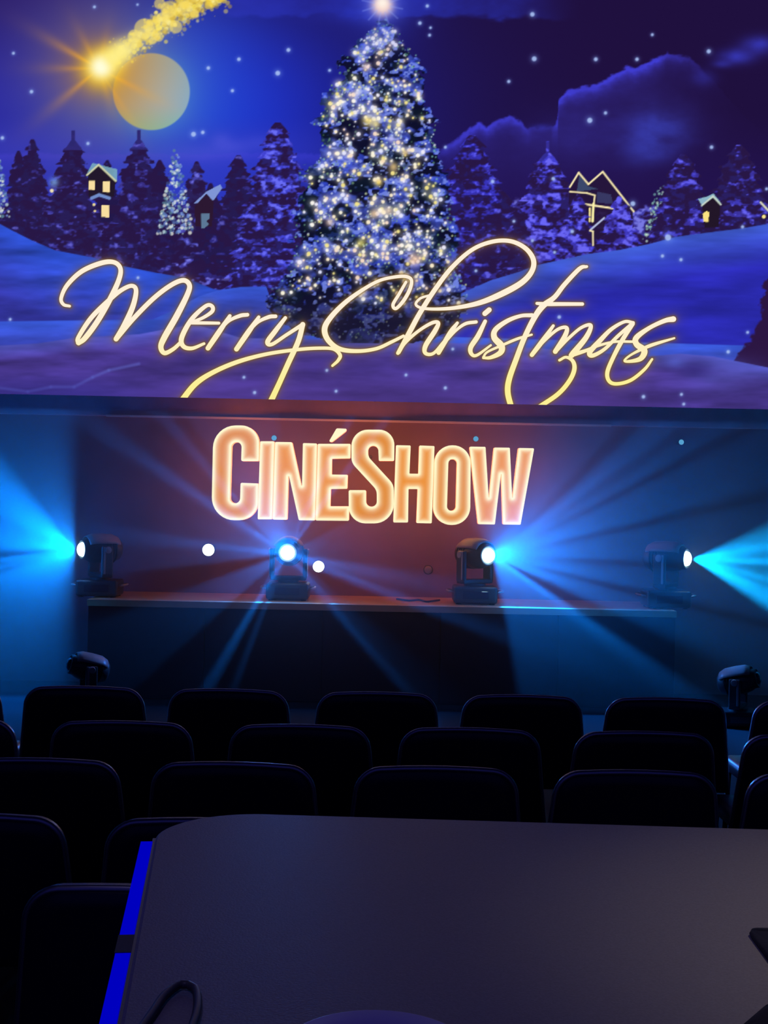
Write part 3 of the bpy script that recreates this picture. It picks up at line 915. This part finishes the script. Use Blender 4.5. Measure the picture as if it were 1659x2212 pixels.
for nm_, (ox, oy, zf), outer, hole in LETTERS:
    loops = []
    for lp in (outer, hole):
        if lp is None:
            continue
        ph = [(ox + p.x / zf, oy + p.y / zf) for p in fillet(lp, 8)]
        # resample so that no edge is long
        rs_ = []
        for (xa_, ya_), (xb_, yb_) in zip(ph, ph[1:] + ph[:1]):
            k = max(1, int(math.hypot(xb_ - xa_, yb_ - ya_) / 4.0))
            for j in range(k):
                rs_.append((xa_ + (xb_ - xa_) * j / k, ya_ + (yb_ - ya_) * j / k))
        loops.append(rs_)
    allp = np.array([p for lp in loops for p in lp])
    edges, b0 = [], 0
    for lp in loops:
        n = len(lp)
        edges += [(b0 + i, b0 + (i + 1) % n) for i in range(n)]
        b0 += n
    A = np.array([allp[e[0]] for e in edges])
    B = np.array([allp[e[1]] for e in edges])

    def sdist(P):
        AB = B - A
        t = np.clip(((P[:, None] - A) * AB).sum(-1) / ((AB ** 2).sum(-1) + 1e-9), 0, 1)
        return np.linalg.norm(P[:, None] - A - t[..., None] * AB, axis=-1).min(1)

    def inside(P):
        x, y = P[:, 0:1], P[:, 1:2]
        c = ((A[:, 1] > y) != (B[:, 1] > y)) & (x < (B[:, 0] - A[:, 0]) * (y - A[:, 1]) / (B[:, 1] - A[:, 1] + 1e-12) + A[:, 0])
        return (c.sum(1) % 2) == 1
    lo, hi = allp.min(0), allp.max(0)
    g = np.stack(np.meshgrid(np.arange(lo[0], hi[0], 3.0), np.arange(lo[1], hi[1], 3.0)), -1).reshape(-1, 2)
    g = g[inside(g)]
    g = g[sdist(g) > 1.6]
    P = np.vstack([allp, g])
    vo, eo, fo, _, _, _ = delaunay_2d_cdt([Vector(p) for p in P], edges, [], 0, 1e-4)
    VP = np.array([(v.x, v.y) for v in vo])
    cen = np.array([VP[list(f)].mean(0) for f in fo])
    ok = inside(cen)
    tris = [tuple(f) for f, k in zip(fo, ok) if k]
    sd = sdist(VP)
    pts3 = []
    for x, y in VP:
        p = at(x, y, D_SIGN) - sign_c
        pts3.append((p.x, 0.0, p.z))
    label = {'accent': 'acute accent over the letter E'}.get(nm_, 'letter ' + nm_)
    let = mesh_obj('letter_face', pts3, tris, None, sign)
    let['label'] = 'orange face of the ' + label
    k = np.clip(np.exp(-np.clip(sd - 3.6, 0, None) / 4.6), 0, 1)
    if nm_ == 'accent':
        k = np.ones_like(k)
    flat = deep * (1.0 if nm_ in 'CSO' else 1.12)
    cc = flat[None] * (1 - k[:, None]) + pale[None] * k[:, None]
    ca = let.data.color_attributes.new('glow', 'FLOAT_COLOR', 'POINT')
    ca.data.foreach_set('color', np.concatenate([cc, np.ones((len(cc), 1))], 1).astype(np.float32).ravel())
    let.data.materials.append(M_FACE)
    # side returns and rear plate, their glow added to light wall and deck
    rv, rf = [], []
    for lp in loops:
        n = len(lp)
        s0 = len(rv)
        for x, y in lp:
            p = at(x, y, D_SIGN) - sign_c
            rv.append((p.x, 0.0, p.z))
            rv.append((p.x, SIGN_T, p.z))
        for i in range(n):
            a, b = s0 + 2 * i, s0 + 2 * ((i + 1) % n)
            rf.append((a, b, b + 1, a + 1))
    mesh_obj('letter_return', rv, rf, M_RETURN, let)
    mesh_obj('letter_back', [(x, SIGN_T, z) for x, y, z in pts3], [tuple(reversed(t)) for t in tris], M_REAR_FILL, let)
# stand-offs that carry each letter on the wall
for (x, y) in [(474, 1025), (575, 1025), (606, 1050), (668, 1020), (700, 1010), (800, 985), (815, 1110), (868, 1000), (922, 1060), (950, 1020), (1030, 1020), (1062, 1100), (1115, 1080)]:
    p = at(x, y, D_SIGN) - sign_c
    bm = bmesh.new()
    add_box(bm, (p.x, (SIGN_T + D_WALL - D_SIGN) / 2, p.z), (0.02, D_WALL - D_SIGN - SIGN_T - 0.002, 0.02))
    bm_obj('standoff', bm, M_HOUSING, sign)


# ------------------------------------------------------------------ moving head lamps
def gobo_light(name, loc, stops, color, watts, fwd=(0.4, 1.7), parent=None):
    """lamp whose prism splits the light into radial sheets; stops = [(degrees, value)] about the stage axis"""
    ld = bpy.data.lights.new(name, 'POINT')
    ld.energy = watts
    ld.color = color
    ld.shadow_soft_size = 0.02
    ld.use_nodes = True
    nt = ld.node_tree
    em = [n for n in nt.nodes if n.type == 'EMISSION'][0]
    ge = nt.nodes.new('ShaderNodeNewGeometry')
    sp = nt.nodes.new('ShaderNodeSeparateXYZ')
    nt.links.new(ge.outputs['Incoming'], sp.inputs[0])

    def math_n(op, a, b=None, c=None):
        n = nt.nodes.new('ShaderNodeMath')
        n.operation = op
        for i, v in enumerate((a, b, c)):
            if v is None:
                continue
            if isinstance(v, (int, float)):
                n.inputs[i].default_value = v
            else:
                nt.links.new(v, n.inputs[i])
        return n.outputs[0]
    ang = math_n('ARCTAN2', sp.outputs['Z'], sp.outputs['X'])
    fac = math_n('MULTIPLY_ADD', ang, 1 / (2 * math.pi), 0.5)
    rp = nt.nodes.new('ShaderNodeValToRGB')
    rp.color_ramp.interpolation = 'LINEAR'
    st = sorted(((a / 360.0 + 0.5), v) for a, v in stops)
    els = rp.color_ramp.elements
    els[0].position, els[1].position = st[0][0], st[-1][0]
    els[0].color, els[1].color = (st[0][1],) * 3 + (1,), (st[-1][1],) * 3 + (1,)
    for p, v in st[1:-1]:
        e = els.new(p)
        e.color = (v, v, v, 1)
    nt.links.new(fac, rp.inputs[0])
    # only forwards, and hollow along the axis
    f = math_n('MULTIPLY', sp.outputs['Y'], -1.0)
    m1 = nt.nodes.new('ShaderNodeMapRange')
    m1.interpolation_type = 'SMOOTHSTEP'
    nt.links.new(f, m1.inputs[0])
    m1.inputs[1].default_value, m1.inputs[2].default_value = 0.0, 0.22
    m2 = nt.nodes.new('ShaderNodeMapRange')
    m2.interpolation_type = 'SMOOTHSTEP'
    nt.links.new(f, m2.inputs[0])
    m2.inputs[1].default_value, m2.inputs[2].default_value = fwd
    m2.inputs[3].default_value, m2.inputs[4].default_value = 1.0, 0.0
    k = math_n('MULTIPLY', math_n('MULTIPLY', rp.outputs[0], m1.outputs[0]), m2.outputs[0])
    nt.links.new(k, em.inputs['Strength'])
    o = bpy.data.objects.new(name, ld)
    COL.objects.link(o)
    o.location = loc
    if parent is not None:
        o.parent = parent
    return o


def moving_head(loc, rz, pan, tilt, label, lens_mat, s=1.0):
    """loc: base bottom; pan: direction of the head about z (0 = towards the audience, + = to its right on picture)"""
    r = tag(empty('moving_head_lamp', loc, rz), label, 'stage light', 'moving head lamps on and below the stage')
    r.scale = (s, s, s)
    bm = bmesh.new()
    add_box(bm, (0, 0, 0.075), (0.34, 0.28, 0.13), 0.02, 3)
    b = bm_obj('base', bm, M_HOUSING, r)
    bm = bmesh.new()
    add_box(bm, (0, -0.141, 0.075), (0.20, 0.006, 0.06), 0.002, 1)
    bm_obj('control_panel', bm, M_LENS_OFF, b)
    for sx in (-1, 1):
        bm = bmesh.new()
        add_tube(bm, [(sx * 0.165, -0.09, 0.09), (sx * 0.20, -0.09, 0.10), (sx * 0.215, -0.06, 0.10), (sx * 0.215, 0.06, 0.10), (sx * 0.20, 0.09, 0.10), (sx * 0.165, 0.09, 0.09)], 0.009, 8)
        bm_obj('carry_handle', bm, M_HANDLE, r, True)
        for sy in (-1, 1):
            bm = bmesh.new()
            add_lathe(bm, [(0, 0), (0.022, 0), (0.018, 0.012), (0, 0.012)], 12, M=Matrix.Translation((sx * 0.13, sy * 0.1, 0)))
            bm_obj('rubber_foot', bm, M_CABLE, r)
    # yoke turns with the pan angle
    P = Matrix.Rotation(pan, 4, 'Z')
    bm = bmesh.new()
    add_lathe(bm, [(0, 0.138), (0.085, 0.138), (0.085, 0.158), (0, 0.158)], 24)
    add_box(bm, (0, 0, 0.175), (0.29, 0.10, 0.036), 0.01)
    for sx in (-1, 1):
        add_box(bm, (sx * 0.133, 0, 0.295), (0.034, 0.10, 0.24), 0.012, 2)
    bmesh.ops.transform(bm, matrix=P, verts=bm.verts)
    y = bm_obj('yoke', bm, M_HOUSING, r)
    for sx in (-1, 1):
        bm = bmesh.new()
        add_box(bm, (sx * 0.152, -0.03, 0.30), (0.006, 0.018, 0.22), 0.002, 1)
        bmesh.ops.transform(bm, matrix=P, verts=bm.verts)
        bm_obj('yoke_trim', bm, M_HANDLE, y)
    # head: rounded barrel along -Y, tilted
    H = P @ Matrix.Translation((0, 0, 0.385)) @ Matrix.Rotation(tilt, 4, 'X')
    bm = bmesh.new()
    prof = [(0, -0.17), (0.065, -0.17), (0.09, -0.15), (0.105, -0.10), (0.11, -0.02), (0.11, 0.06), (0.10, 0.10), (0.085, 0.13), (0.082, 0.165), (0.07, 0.168), (0.068, 0.155), (0, 0.155)]
    add_lathe(bm, prof, 28, '-Y', H)
    h = bm_obj('head', bm, M_HOUSING, r, True)
    # upper cowl
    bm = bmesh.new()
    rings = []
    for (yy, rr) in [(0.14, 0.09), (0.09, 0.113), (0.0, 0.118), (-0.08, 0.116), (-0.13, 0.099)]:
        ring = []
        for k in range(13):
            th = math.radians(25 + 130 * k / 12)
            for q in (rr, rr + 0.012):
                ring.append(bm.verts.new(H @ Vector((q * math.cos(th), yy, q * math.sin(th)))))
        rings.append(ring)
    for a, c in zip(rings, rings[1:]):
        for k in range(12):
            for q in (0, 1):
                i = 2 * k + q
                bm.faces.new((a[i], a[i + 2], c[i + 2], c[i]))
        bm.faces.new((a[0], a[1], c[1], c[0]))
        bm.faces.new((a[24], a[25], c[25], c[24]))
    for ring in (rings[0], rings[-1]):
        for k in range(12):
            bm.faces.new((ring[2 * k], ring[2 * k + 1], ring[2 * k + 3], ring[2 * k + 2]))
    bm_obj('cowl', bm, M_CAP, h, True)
    for sx in (-1, 1):
        bm = bmesh.new()
        add_lathe(bm, [(0, 0), (0.03, 0), (0.026, 0.01), (0, 0.012)], 16, M=P @ Matrix.Translation((sx * 0.152, 0, 0.385)) @ Matrix.Rotation(sx * math.pi / 2, 4, 'Y'))
        bm_obj('tilt_knob', bm, M_HANDLE, y)
    bm = bmesh.new()
    add_lathe(bm, [(0, 0.157), (0.056, 0.157), (0.056, 0.166), (0.05, 0.180), (0.036, 0.190), (0.018, 0.196), (0, 0.198)], 24, '-Y', H)
    bm_obj('lens', bm, lens_mat, h, True)
    # vent fins at the back of the head
    bm = bmesh.new()
    for k in range(4):
        add_lathe(bm, [(0.108, -0.10 + 0.026 * k), (0.116, -0.10 + 0.026 * k), (0.116, -0.092 + 0.026 * k), (0.108, -0.092 + 0.026 * k)], 24, '-Y', H)
    bm_obj('cooling_ring', bm, M_CABLE, h)
    return r, H


CY = (0.0, 0.20, 1.0)
HEADS = [
    # lens pixel, base rz, pan, tilt, label
    (175, 1187, 10.42, -math.radians(54), 'moving head lamp at the left, throwing a blue fan to the left'),
    (621, 1194, 10.40, 0.0, 'moving head lamp facing the hall below the sign letters I and N'),
    (1056, 1200, 10.40, math.radians(34), 'moving head lamp below the sign letter W, fanning blue rays right'),
    (1485, 1207, 10.42, math.radians(56), 'moving head lamp at the far right with a tight cyan cone'),
]
STOPS = [
    # left head
    [(-180, .55), (-178, .22), (-174, .16), (-171, 1), (-169, .5), (-167, .25), (-165, 1), (-162, .18), (-159, .7), (-135, .42), (-95, .20), (-86, .12), (-84, 0),
     (86, 0), (88, .20), (124, .24), (127, .8), (130, 1), (150, .9), (153, .9), (156, .22), (159, .85), (163, .75), (165, .4), (167, .95), (174, .8), (180, .55)],
    # centre head
    [(-180, .30), (-173.5, .28), (-172, .02), (-161, .02), (-158, .26), (-138, .26), (-136, .06), (-121, .10), (-119.5, .85), (-117, .85), (-115.5, .05), (-110, .05), (-109, .7), (-107.5, .05),
     (-47.5, .05), (-46, .85), (-44, .25), (-34, .03), (-21, .03), (-19.5, .9), (-17.5, .9), (-16, .12), (-11, .6), (-7, .5), (-5, .14), (27, .12), (30, .02), (180, .30)],
    # right of centre
    [(-180, 0), (-82, 0), (-79, .24), (-60, .28), (-40, .45), (-34, 1), (-31, .12), (-25, .12), (-23, .5), (-20, .8), (-14.5, .7), (-12.5, .15), (-10.5, .85), (-3, .75), (-1, .2), (1, .85), (12.5, .8),
     (14.5, .15), (16.5, .95), (27, .8), (29, .15), (31, .95), (34, .7), (36, .4), (38, .9), (43, .7), (45.5, .2), (50, .45), (75, .18), (110, .06), (130, 0)],
    # far right
    [(-180, 0), (-37, 0), (-34, .9), (-30, 1), (-22, .7), (-18.5, .2), (-16, 1), (-13, .5), (-8, .3), (-2.5, .25), (-1, 1), (2, 1), (4, .4), (11, .4), (13, 1), (16, 1), (18, .4), (25, .5), (28, .45), (31, 0), (180, 0)],
]
# the centre head needs more stops than one ramp holds: its upper rays come from a second prism facet
STOPS_UP = [(-180, 0), (0, 0), (30, .02), (52.5, .02), (53.2, .7), (54.6, .7), (55.5, .05), (63.2, .05), (64, .7), (65.5, .7), (66.5, .12), (90, .16), (92, .05), (93, .32), (125, .38),
            (127, .06), (130, .08), (131, .8), (133, .7), (134.5, .06), (143.5, .06), (145, .9), (147.5, .9), (149.5, .04), (170, .02), (172.5, .5), (176, .35), (178, 0), (180, 0)]
WATTS = [1350, 430, 1030, 1000]
for i, (px, py, d, pan, lab) in enumerate(HEADS):
    L = at(px, py, d)
    dirv = Vector((math.sin(pan), -math.cos(pan), 0))
    base = L - dirv * 0.17
    base.z = STAGE_Z
    s = (L.z - STAGE_Z) / 0.385
    base = L - dirv * 0.17 * s
    base.z = STAGE_Z
    r, H = moving_head(base, 0.0, pan, 0.0, lab, M_LENS_BLUE, s)
    lp = L + dirv * (0.056)
    inv = Matrix.LocRotScale(base, None, Vector((s, s, s))).inverted()
    for st_ in ([STOPS[i]] if i != 1 else [STOPS[i], STOPS_UP]):
        gobo_light('lamp_light', lp, st_, CY if i < 3 else (0.0, 0.36, 1.0), WATTS[i], parent=r).matrix_parent_inverse = inv
# two unlit ones on the floor in front of the stage
for (px, py, d, pan, lab) in [(1596, 1425, 9.55, math.radians(62), 'unlit moving head lamp on the floor right of the stage front'),
                              (192, 1412, 9.55, math.radians(-66), 'unlit moving head lamp on the floor left of the stage front')]:
    p = at(px, py, d)
    moving_head((p.x, d, 0.0), 0.0, pan, math.radians(-14), lab, M_LENS_OFF, 0.86)


# ------------------------------------------------------------------ small lamps on the stage wall
def par_lamp(loc, label, lens, r_=0.05, wall=D_WALL):
    p = tag(empty('par_lamp', loc), label, 'stage light', 'small round lamps on the stage wall')
    k = r_ / 0.05
    bm = bmesh.new()
    add_lathe(bm, [(0, -0.12 * k), (0.035 * k, -0.12 * k), (0.052 * k, -0.07 * k), (0.056 * k, 0.0), (0.051 * k, 0.004 * k), (0.05 * k, -0.012 * k), (0, -0.012 * k)], 24, '-Y')
    b = bm_obj('lamp_can', bm, M_HOUSING, p, True)
    bm = bmesh.new()
    add_lathe(bm, [(0, -0.01 * k), (0.0505 * k, -0.01 * k), (0.045 * k, 0.003 * k), (0.025 * k, 0.010 * k), (0, 0.012 * k)], 24, '-Y')
    bm_obj('lens', bm, lens, b, True)
    bm = bmesh.new()
    dep = wall - loc[1]
    add_box(bm, (0, (0.11 * k + dep) / 2, 0), (0.014, dep - 0.10 * k, 0.014))
    add_box(bm, (0, dep - 0.006, 0), (0.06 * k, 0.012, 0.06 * k), 0.002, 1)
    bm_obj('wall_bracket', bm, M_HOUSING, p)
    return p


for (px, py, lab, lens, rr) in [(450, 1188, 'round white lamp glowing between the left two moving heads', M_LENS_WHITE, 0.050),
                                (688, 1224, 'round white lamp glowing just right of the centre moving head', M_LENS_WHITE, 0.047),
                                (925, 1231, 'dim unlit round lamp between the two middle moving heads', M_LENS_DIM, 0.036)]:
    par_lamp(at(px, py, 10.86), lab, lens, rr)
for (px, py, lab) in [(592, 946, 'tiny blue head reflection above the sign letter I, built as a lamp'), (1028, 948, 'tiny blue head reflection above the sign letter W, built as a lamp'),
                      (1472, 955, 'tiny blue head reflection under the screen border at the right, built as a lamp')]:
    par_lamp(at(px, py, 10.94), lab, M_HEAD_GLINT, 0.022)  # reflections of the moving heads, built as small glowing lamps

# cable on the deck
bm = bmesh.new()
pts = [at(x, y, 10.6) for x, y in [(884, 1297), (905, 1297), (920, 1297), (935, 1297)]]
ctl = [(pts[0].x - 0.1, 10.75), (pts[0].x, 10.62), (pts[1].x, 10.7), (pts[2].x, 10.55), (pts[3].x, 10.62), (pts[3].x + 0.06, 10.72)]
sp_ = spline([(a, b, 0) for a, b in ctl], 0.02)
add_tube(bm, [(x, y, STAGE_Z + 0.008) for x, y, _ in sp_], 0.008, 6)
tag(bm_obj('power_cable', bm, M_CABLE, None, True), 'black cable snaking over the stage deck below the letter H', 'cable')

# ------------------------------------------------------------------ stage haze (fills the air over and before the stage)
HZ0, HZ1 = 9.65, D_SIGN - 0.03
bm = bmesh.new()
add_box(bm, (0, (HZ0 + HZ1) / 2, (zb_bot + 0.02) / 2 - 0.0), (2 * HALF_W - 0.02, HZ1 - HZ0, zb_bot - 0.06))
mh = bpy.data.materials.new('thin_stage_haze')
mh.use_nodes = True
nt = mh.node_tree
nt.nodes.clear()
vs_ = nt.nodes.new('ShaderNodeVolumeScatter')
vs_.inputs['Color'].default_value = (1, 1, 1, 1)
vs_.inputs['Density'].default_value = 0.13
vs_.inputs['Anisotropy'].default_value = 0.0
oo = nt.nodes.new('ShaderNodeOutputMaterial')
nt.links.new(vs_.outputs[0], oo.inputs['Volume'])
hz = bm_obj('stage_haze', bm, mh)
tag(hz, 'thin smoke haze over the stage that shows the beams', 'haze')
hz['kind'] = 'stuff'


# ------------------------------------------------------------------ chairs
def build_chair():
    r = empty('audience_chair')
    lean = math.radians(9)
    back_o = fillet([(-0.285, 0.0), (-0.243, 0.40, 0.075), (0.243, 0.40, 0.075), (0.285, 0.0)], 8)
    # slight arch along the top edge
    dense = []
    for a, b in zip(back_o, back_o[1:] + back_o[:1]):
        k = max(1, int((b - a).length / 0.06))
        dense += [a + (b - a) * j / k for j in range(k)]
    out = [Vector((p.x, p.y + (0.012 * (1 - (p.x / 0.25) ** 2) if p.y > 0.3 else 0))) for p in dense]
    bm = bmesh.new()
    c = Vector((0, 0.2))
    rings = []
    for (sc_, th) in [(0.80, 0.040), (0.94, 0.034), (1.0, 0.016), (1.0, -0.016), (0.96, -0.026), (0.82, -0.030)]:
        ring = []
        for p in out:
            q = c + (p - c) * sc_
            ring.append(bm.verts.new((q.x, th, q.y)))
        rings.append(ring)
    n = len(out)
    for a, b in zip(rings, rings[1:]):
        for k in range(n):
            bm.faces.new((a[k], a[(k + 1) % n], b[(k + 1) % n], b[k]))
    bm.faces.new(rings[0])
    bm.faces.new(list(reversed(rings[-1])))
    T = Matrix.Translation((0, -0.20, 0.40)) @ Matrix.Rotation(lean, 4, 'X')
    bmesh.ops.transform(bm, matrix=T, verts=bm.verts)
    b = bm_obj('backrest', bm, M_CHAIR, r, True)
    bm = bmesh.new()
    tb = [p for p in out]
    # open tube: start at lower left, over the top, down to the lower right
    start = min(range(n), key=lambda i: (tb[i] - Vector((-0.285, 0))).length)
    order = [tb[(start + i) % n] for i in range(n)]
    stop = min(range(n), key=lambda i: (order[i] - Vector((0.285, 0))).length)
    if stop < n / 3:
        order = [order[0]] + list(reversed(order[stop:]))
    else:
        order = order[:stop + 1]
    add_tube(bm, [T @ Vector((p.x, -0.012, p.y)) for p in order], 0.0095, 8)
    bm_obj('piping', bm, M_PIPING, b, True)
    bm = bmesh.new()
    add_box(bm, (0, 0.02, 0.44), (0.48, 0.45, 0.075), 0.03, 3)
    bm_obj('seat', bm, M_CHAIR, r, True)
    for sx in (-1, 1):
        bm = bmesh.new()
        add_tube(bm, [(sx * 0.215, 0.21, 0.41), (sx * 0.23, 0.235, 0.0)], 0.012, 8)
        bm_obj('leg', bm, M_CHAIRLEG, r, True)
        bm = bmesh.new()
        add_tube(bm, [(sx * 0.20, -0.20, 0.55), (sx * 0.205, -0.185, 0.42), (sx * 0.22, -0.235, 0.0)], 0.012, 8)
        bm_obj('leg', bm, M_CHAIRLEG, r, True)
    return r


def copy_tree(o, parent=None):
    c = o.copy()
    COL.objects.link(c)
    c.parent = parent
    for ch in list(o.children):
        copy_tree(ch, c)
    return c


ORD = ['first', 'second', 'third', 'fourth', 'fifth', 'sixth', 'seventh', 'eighth']
ROWS = [
    ('front row, nearest the stage', 5.55, [-128, 182, 497, 813, 1127, 1440, 1752]),
    ('second row from the stage', 4.74, [-112, 262, 648, 1018, 1388, 1752]),
    ('third row from the stage', 4.06, [83, 508, 940, 1370, 1790]),
    ('fourth row from the stage', 3.36, [-72, 442]),
    ('rearmost row, left of the grey table', 2.78, [322]),
]
proto = build_chair()
used = False
for ri, (rn, d, xs) in enumerate(ROWS):
    for k, px in enumerate(xs):
        b = (CAMZ - 0.82) / d * F
        a = (px - PX + SR * b) / CR
        x = a / F * d
        o = copy_tree(proto) if used else proto
        used = True
        o.location = (x, d + 0.26, 0)
        o.rotation_euler = (0, 0, math.radians({0: 1.0, 1: -0.8, 2: 0.6}[(k * 2 + ri) % 3]))
        if len(xs) == 1:
            lab = 'black padded chair in the rearmost row, left of the grey table'
            o.rotation_euler = (0, 0, math.radians(-3.5))
        else:
            lab = f'black padded chair, {ORD[k]} from the left in the {rn}'
        tag(o, lab, 'chair', 'audience chairs facing the stage')

# ------------------------------------------------------------------ table in the foreground
TZ = 1.08
table = tag(empty('tall_table', (0.35, 1.6, 0.0)), 'grey topped table with rounded corner and blue light strip in the foreground', 'table')
T0 = Vector((0.35, 1.6, 0))
top = fillet([(-0.393, 2.34, 0.16), (1.0, 2.283, 0.12), (1.0, 0.95, 0.08), (-0.2175, 0.95, 0.05)], 14)
bm = bmesh.new()
rings = []
cen = Vector((0.35, 1.6))
for inset, z in [(0.007, TZ), (0.002, TZ - 0.002), (0.0, TZ - 0.007), (0.0, TZ - 0.030), (0.004, TZ - 0.034)]:
    ring = []
    n = len(top)
    for i, p in enumerate(top):
        q = p + (cen - p).normalized() * inset
        ring.append(bm.verts.new((q.x - T0.x, q.y - T0.y, z)))
    rings.append(ring)
for a, b in zip(rings, rings[1:]):
    for k in range(n):
        bm.faces.new((a[k], a[(k + 1) % n], b[(k + 1) % n], b[k]))
bm.faces.new(rings[0])
bm.faces.new(list(reversed(rings[-1])))
bm_obj('table_top', bm, M_TABLE, table)
# blue light strip along the left edge, in two lengths with a clip between
e0, e1 = Vector((-0.371, 2.168)), Vector((-0.2175, 0.945))
ed = (e1 - e0).normalized()
en = Vector((ed.y, -ed.x))
if en.x > 0:
    en = -en


def edge_bar(name, s0, s1, o0, o1, z0, z1, mat):
    bm = bmesh.new()
    vs = []
    for s in (s0, s1):
        for (o, z) in ((o0, z0), (o1, z0), (o1, z1), (o0, z1)):
            q = e0 + ed * s + en * o
            vs.append(bm.verts.new((q.x - T0.x, q.y - T0.y, z)))
    for f in ((0, 1, 2, 3), (7, 6, 5, 4), (0, 4, 5, 1), (1, 5, 6, 2), (2, 6, 7, 3), (3, 7, 4, 0)):
        bm.faces.new([vs[i] for i in f])
    return bm_obj(name, bm, mat, table)


Ltot = (e1 - e0).length
def s_at(y_px):
    # distance along the edge where the photo row lies
    d = F * (CAMZ - TZ) / (y_px - PY + 10)
    return (2.168 - d) / abs(ed.y)
edge_bar('strip_channel', 0.0, Ltot - 0.05, -0.004, 0.004, TZ - 0.030, TZ - 0.004, M_TABLEEDGE)
for (ya, yb) in [(1812, 2014), (2052, 2600)]:
    edge_bar('light_strip', max(0.0, s_at(ya)), min(Ltot - 0.06, s_at(yb)), 0.003, 0.0225, TZ - 0.026, TZ - 0.004, M_LED)
edge_bar('strip_clip', s_at(2014), s_at(2052), 0.003, 0.0235, TZ - 0.030, TZ - 0.003, M_CLIP)
bm = bmesh.new()
add_lathe(bm, [(0, 0.0), (0.30, 0.0), (0.30, 0.012), (0.06, 0.03), (0, 0.03)], 32)
bm_obj('table_base', bm, M_POST, table, False)
bm = bmesh.new()
add_lathe(bm, [(0.04, 0.02), (0.04, TZ - 0.034)], 24)
bm_obj('table_post', bm, M_POST, table, True)
bm = bmesh.new()
add_box(bm, (0, 0, TZ - 0.044), (0.5, 0.06, 0.02), 0.004)
add_box(bm, (0, 0, TZ - 0.044), (0.06, 0.5, 0.02), 0.004)
bm_obj('support_cross', bm, M_POST, table)

# plate at the near side
bm = bmesh.new()
add_lathe(bm, [(0, 0.004), (0.05, 0.004), (0.055, 0.0), (0.062, 0.0), (0.094, 0.013), (0.0955, 0.016), (0.093, 0.017), (0.064, 0.007), (0.05, 0.006), (0, 0.006)], 48)
pl = bm_obj('plate', bm, M_PLATE, None, True, (0.004, 1.32, TZ))
tag(pl, 'pale violet round plate on the near side of the grey table', 'plate')
# loop of cord near the left edge
lp = [(-0.262, 1.30), (-0.250, 1.36), (-0.243, 1.42), (-0.238, 1.47), (-0.225, 1.505), (-0.207, 1.495), (-0.197, 1.45), (-0.194, 1.40), (-0.196, 1.34), (-0.204, 1.28), (-0.225, 1.25), (-0.25, 1.26)]
sp_ = spline([(x, y, 0) for x, y in lp + lp[:1]], 0.008)[:-1]
bm = bmesh.new()
add_tube(bm, [(x, y, TZ + 0.0052) for x, y, _ in sp_], 0.005, 8, True)
tag(bm_obj('cord_loop', bm, M_CORD, None, True), 'thin dark loop of cord lying at the left edge of the grey table', 'cord')
# dark cloth at the right
ol = fillet([(0.498, 1.735, 0.012), (0.494, 1.615, 0.03), (0.545, 1.555, 0.03), (0.44, 1.465, 0.02), (0.37, 1.37, 0.02), (0.62, 1.30, 0.04), (0.80, 1.45, 0.05), (0.74, 1.74, 0.04)], 5)
bm = bmesh.new()
cc_ = Vector((0.62, 1.52))
rings = []
for sc_, z in [(0.985, 0.0), (1.0, 0.004), (0.985, 0.010), (0.80, 0.018), (0.45, 0.024)]:
    rings.append([bm.verts.new((*(cc_ + (p - cc_) * sc_), TZ + z + (0.004 * math.sin(9 * i) if z > 0.012 else 0))) for i, p in enumerate(ol)])
n = len(ol)
for a, b in zip(rings, rings[1:]):
    for k in range(n):
        bm.faces.new((a[k], a[(k + 1) % n], b[(k + 1) % n], b[k]))
bm.faces.new(rings[0])
bm.faces.new(rings[-1])
tag(bm_obj('folded_cloth', bm, M_NAPKIN, None, True), 'dark folded cloth with a pointed corner at the right of the table', 'cloth')


# ------------------------------------------------------------------ house lights over the rear of the hall
def downlight(loc, color, watts, label, aim, size=1.1):
    r = tag(empty('ceiling_downlight', loc), label, 'ceiling light', 'house lights over the rear seats')
    bm = bmesh.new()
    add_lathe(bm, [(0.02, 0.0), (0.02, -0.30)], 10)
    bm_obj('drop_rod', bm, M_POST, r)
    bm = bmesh.new()
    add_lathe(bm, [(0.03, -0.30), (0.07, -0.31), (0.08, -0.45), (0.075, -0.45), (0.065, -0.33), (0.0, -0.32)], 24)
    bm_obj('lamp_shade', bm, M_HOUSING, r, True)
    ld = bpy.data.lights.new('downlight_beam', 'SPOT')
    ld.energy = watts
    ld.color = color
    ld.spot_size = size
    ld.spot_blend = 1.0
    ld.shadow_soft_size = 0.06
    o = bpy.data.objects.new('downlight_beam', ld)
    COL.objects.link(o)
    o.location = (loc[0], loc[1], loc[2] - 0.44)
    v = Vector(aim) - o.location
    o.rotation_euler = v.to_track_quat('-Z', 'Y').to_euler()
    o.parent = r
    o.matrix_parent_inverse = Matrix.Translation(loc).inverted()
    return r


downlight((2.2, 0.2, CEIL), (1.0, 0.88, 0.70), 360, 'warm ceiling downlight behind the table at the right', (1.15, 1.6, 1.0), 0.36)
downlight((-1.2, 0.4, CEIL), (0.40, 0.33, 1.0), 72, 'added violet fill light behind the table at the left', (0.0, 1.7, 1.0), 0.5)  # unseen lamp, added to lift the dark table top

downlight((0.3, 5.2, CEIL), (1.0, 0.46, 0.36), 90, 'pink front light hung over the middle rows, aimed at the sign', (-0.1, 10.9, 1.9), 0.66)
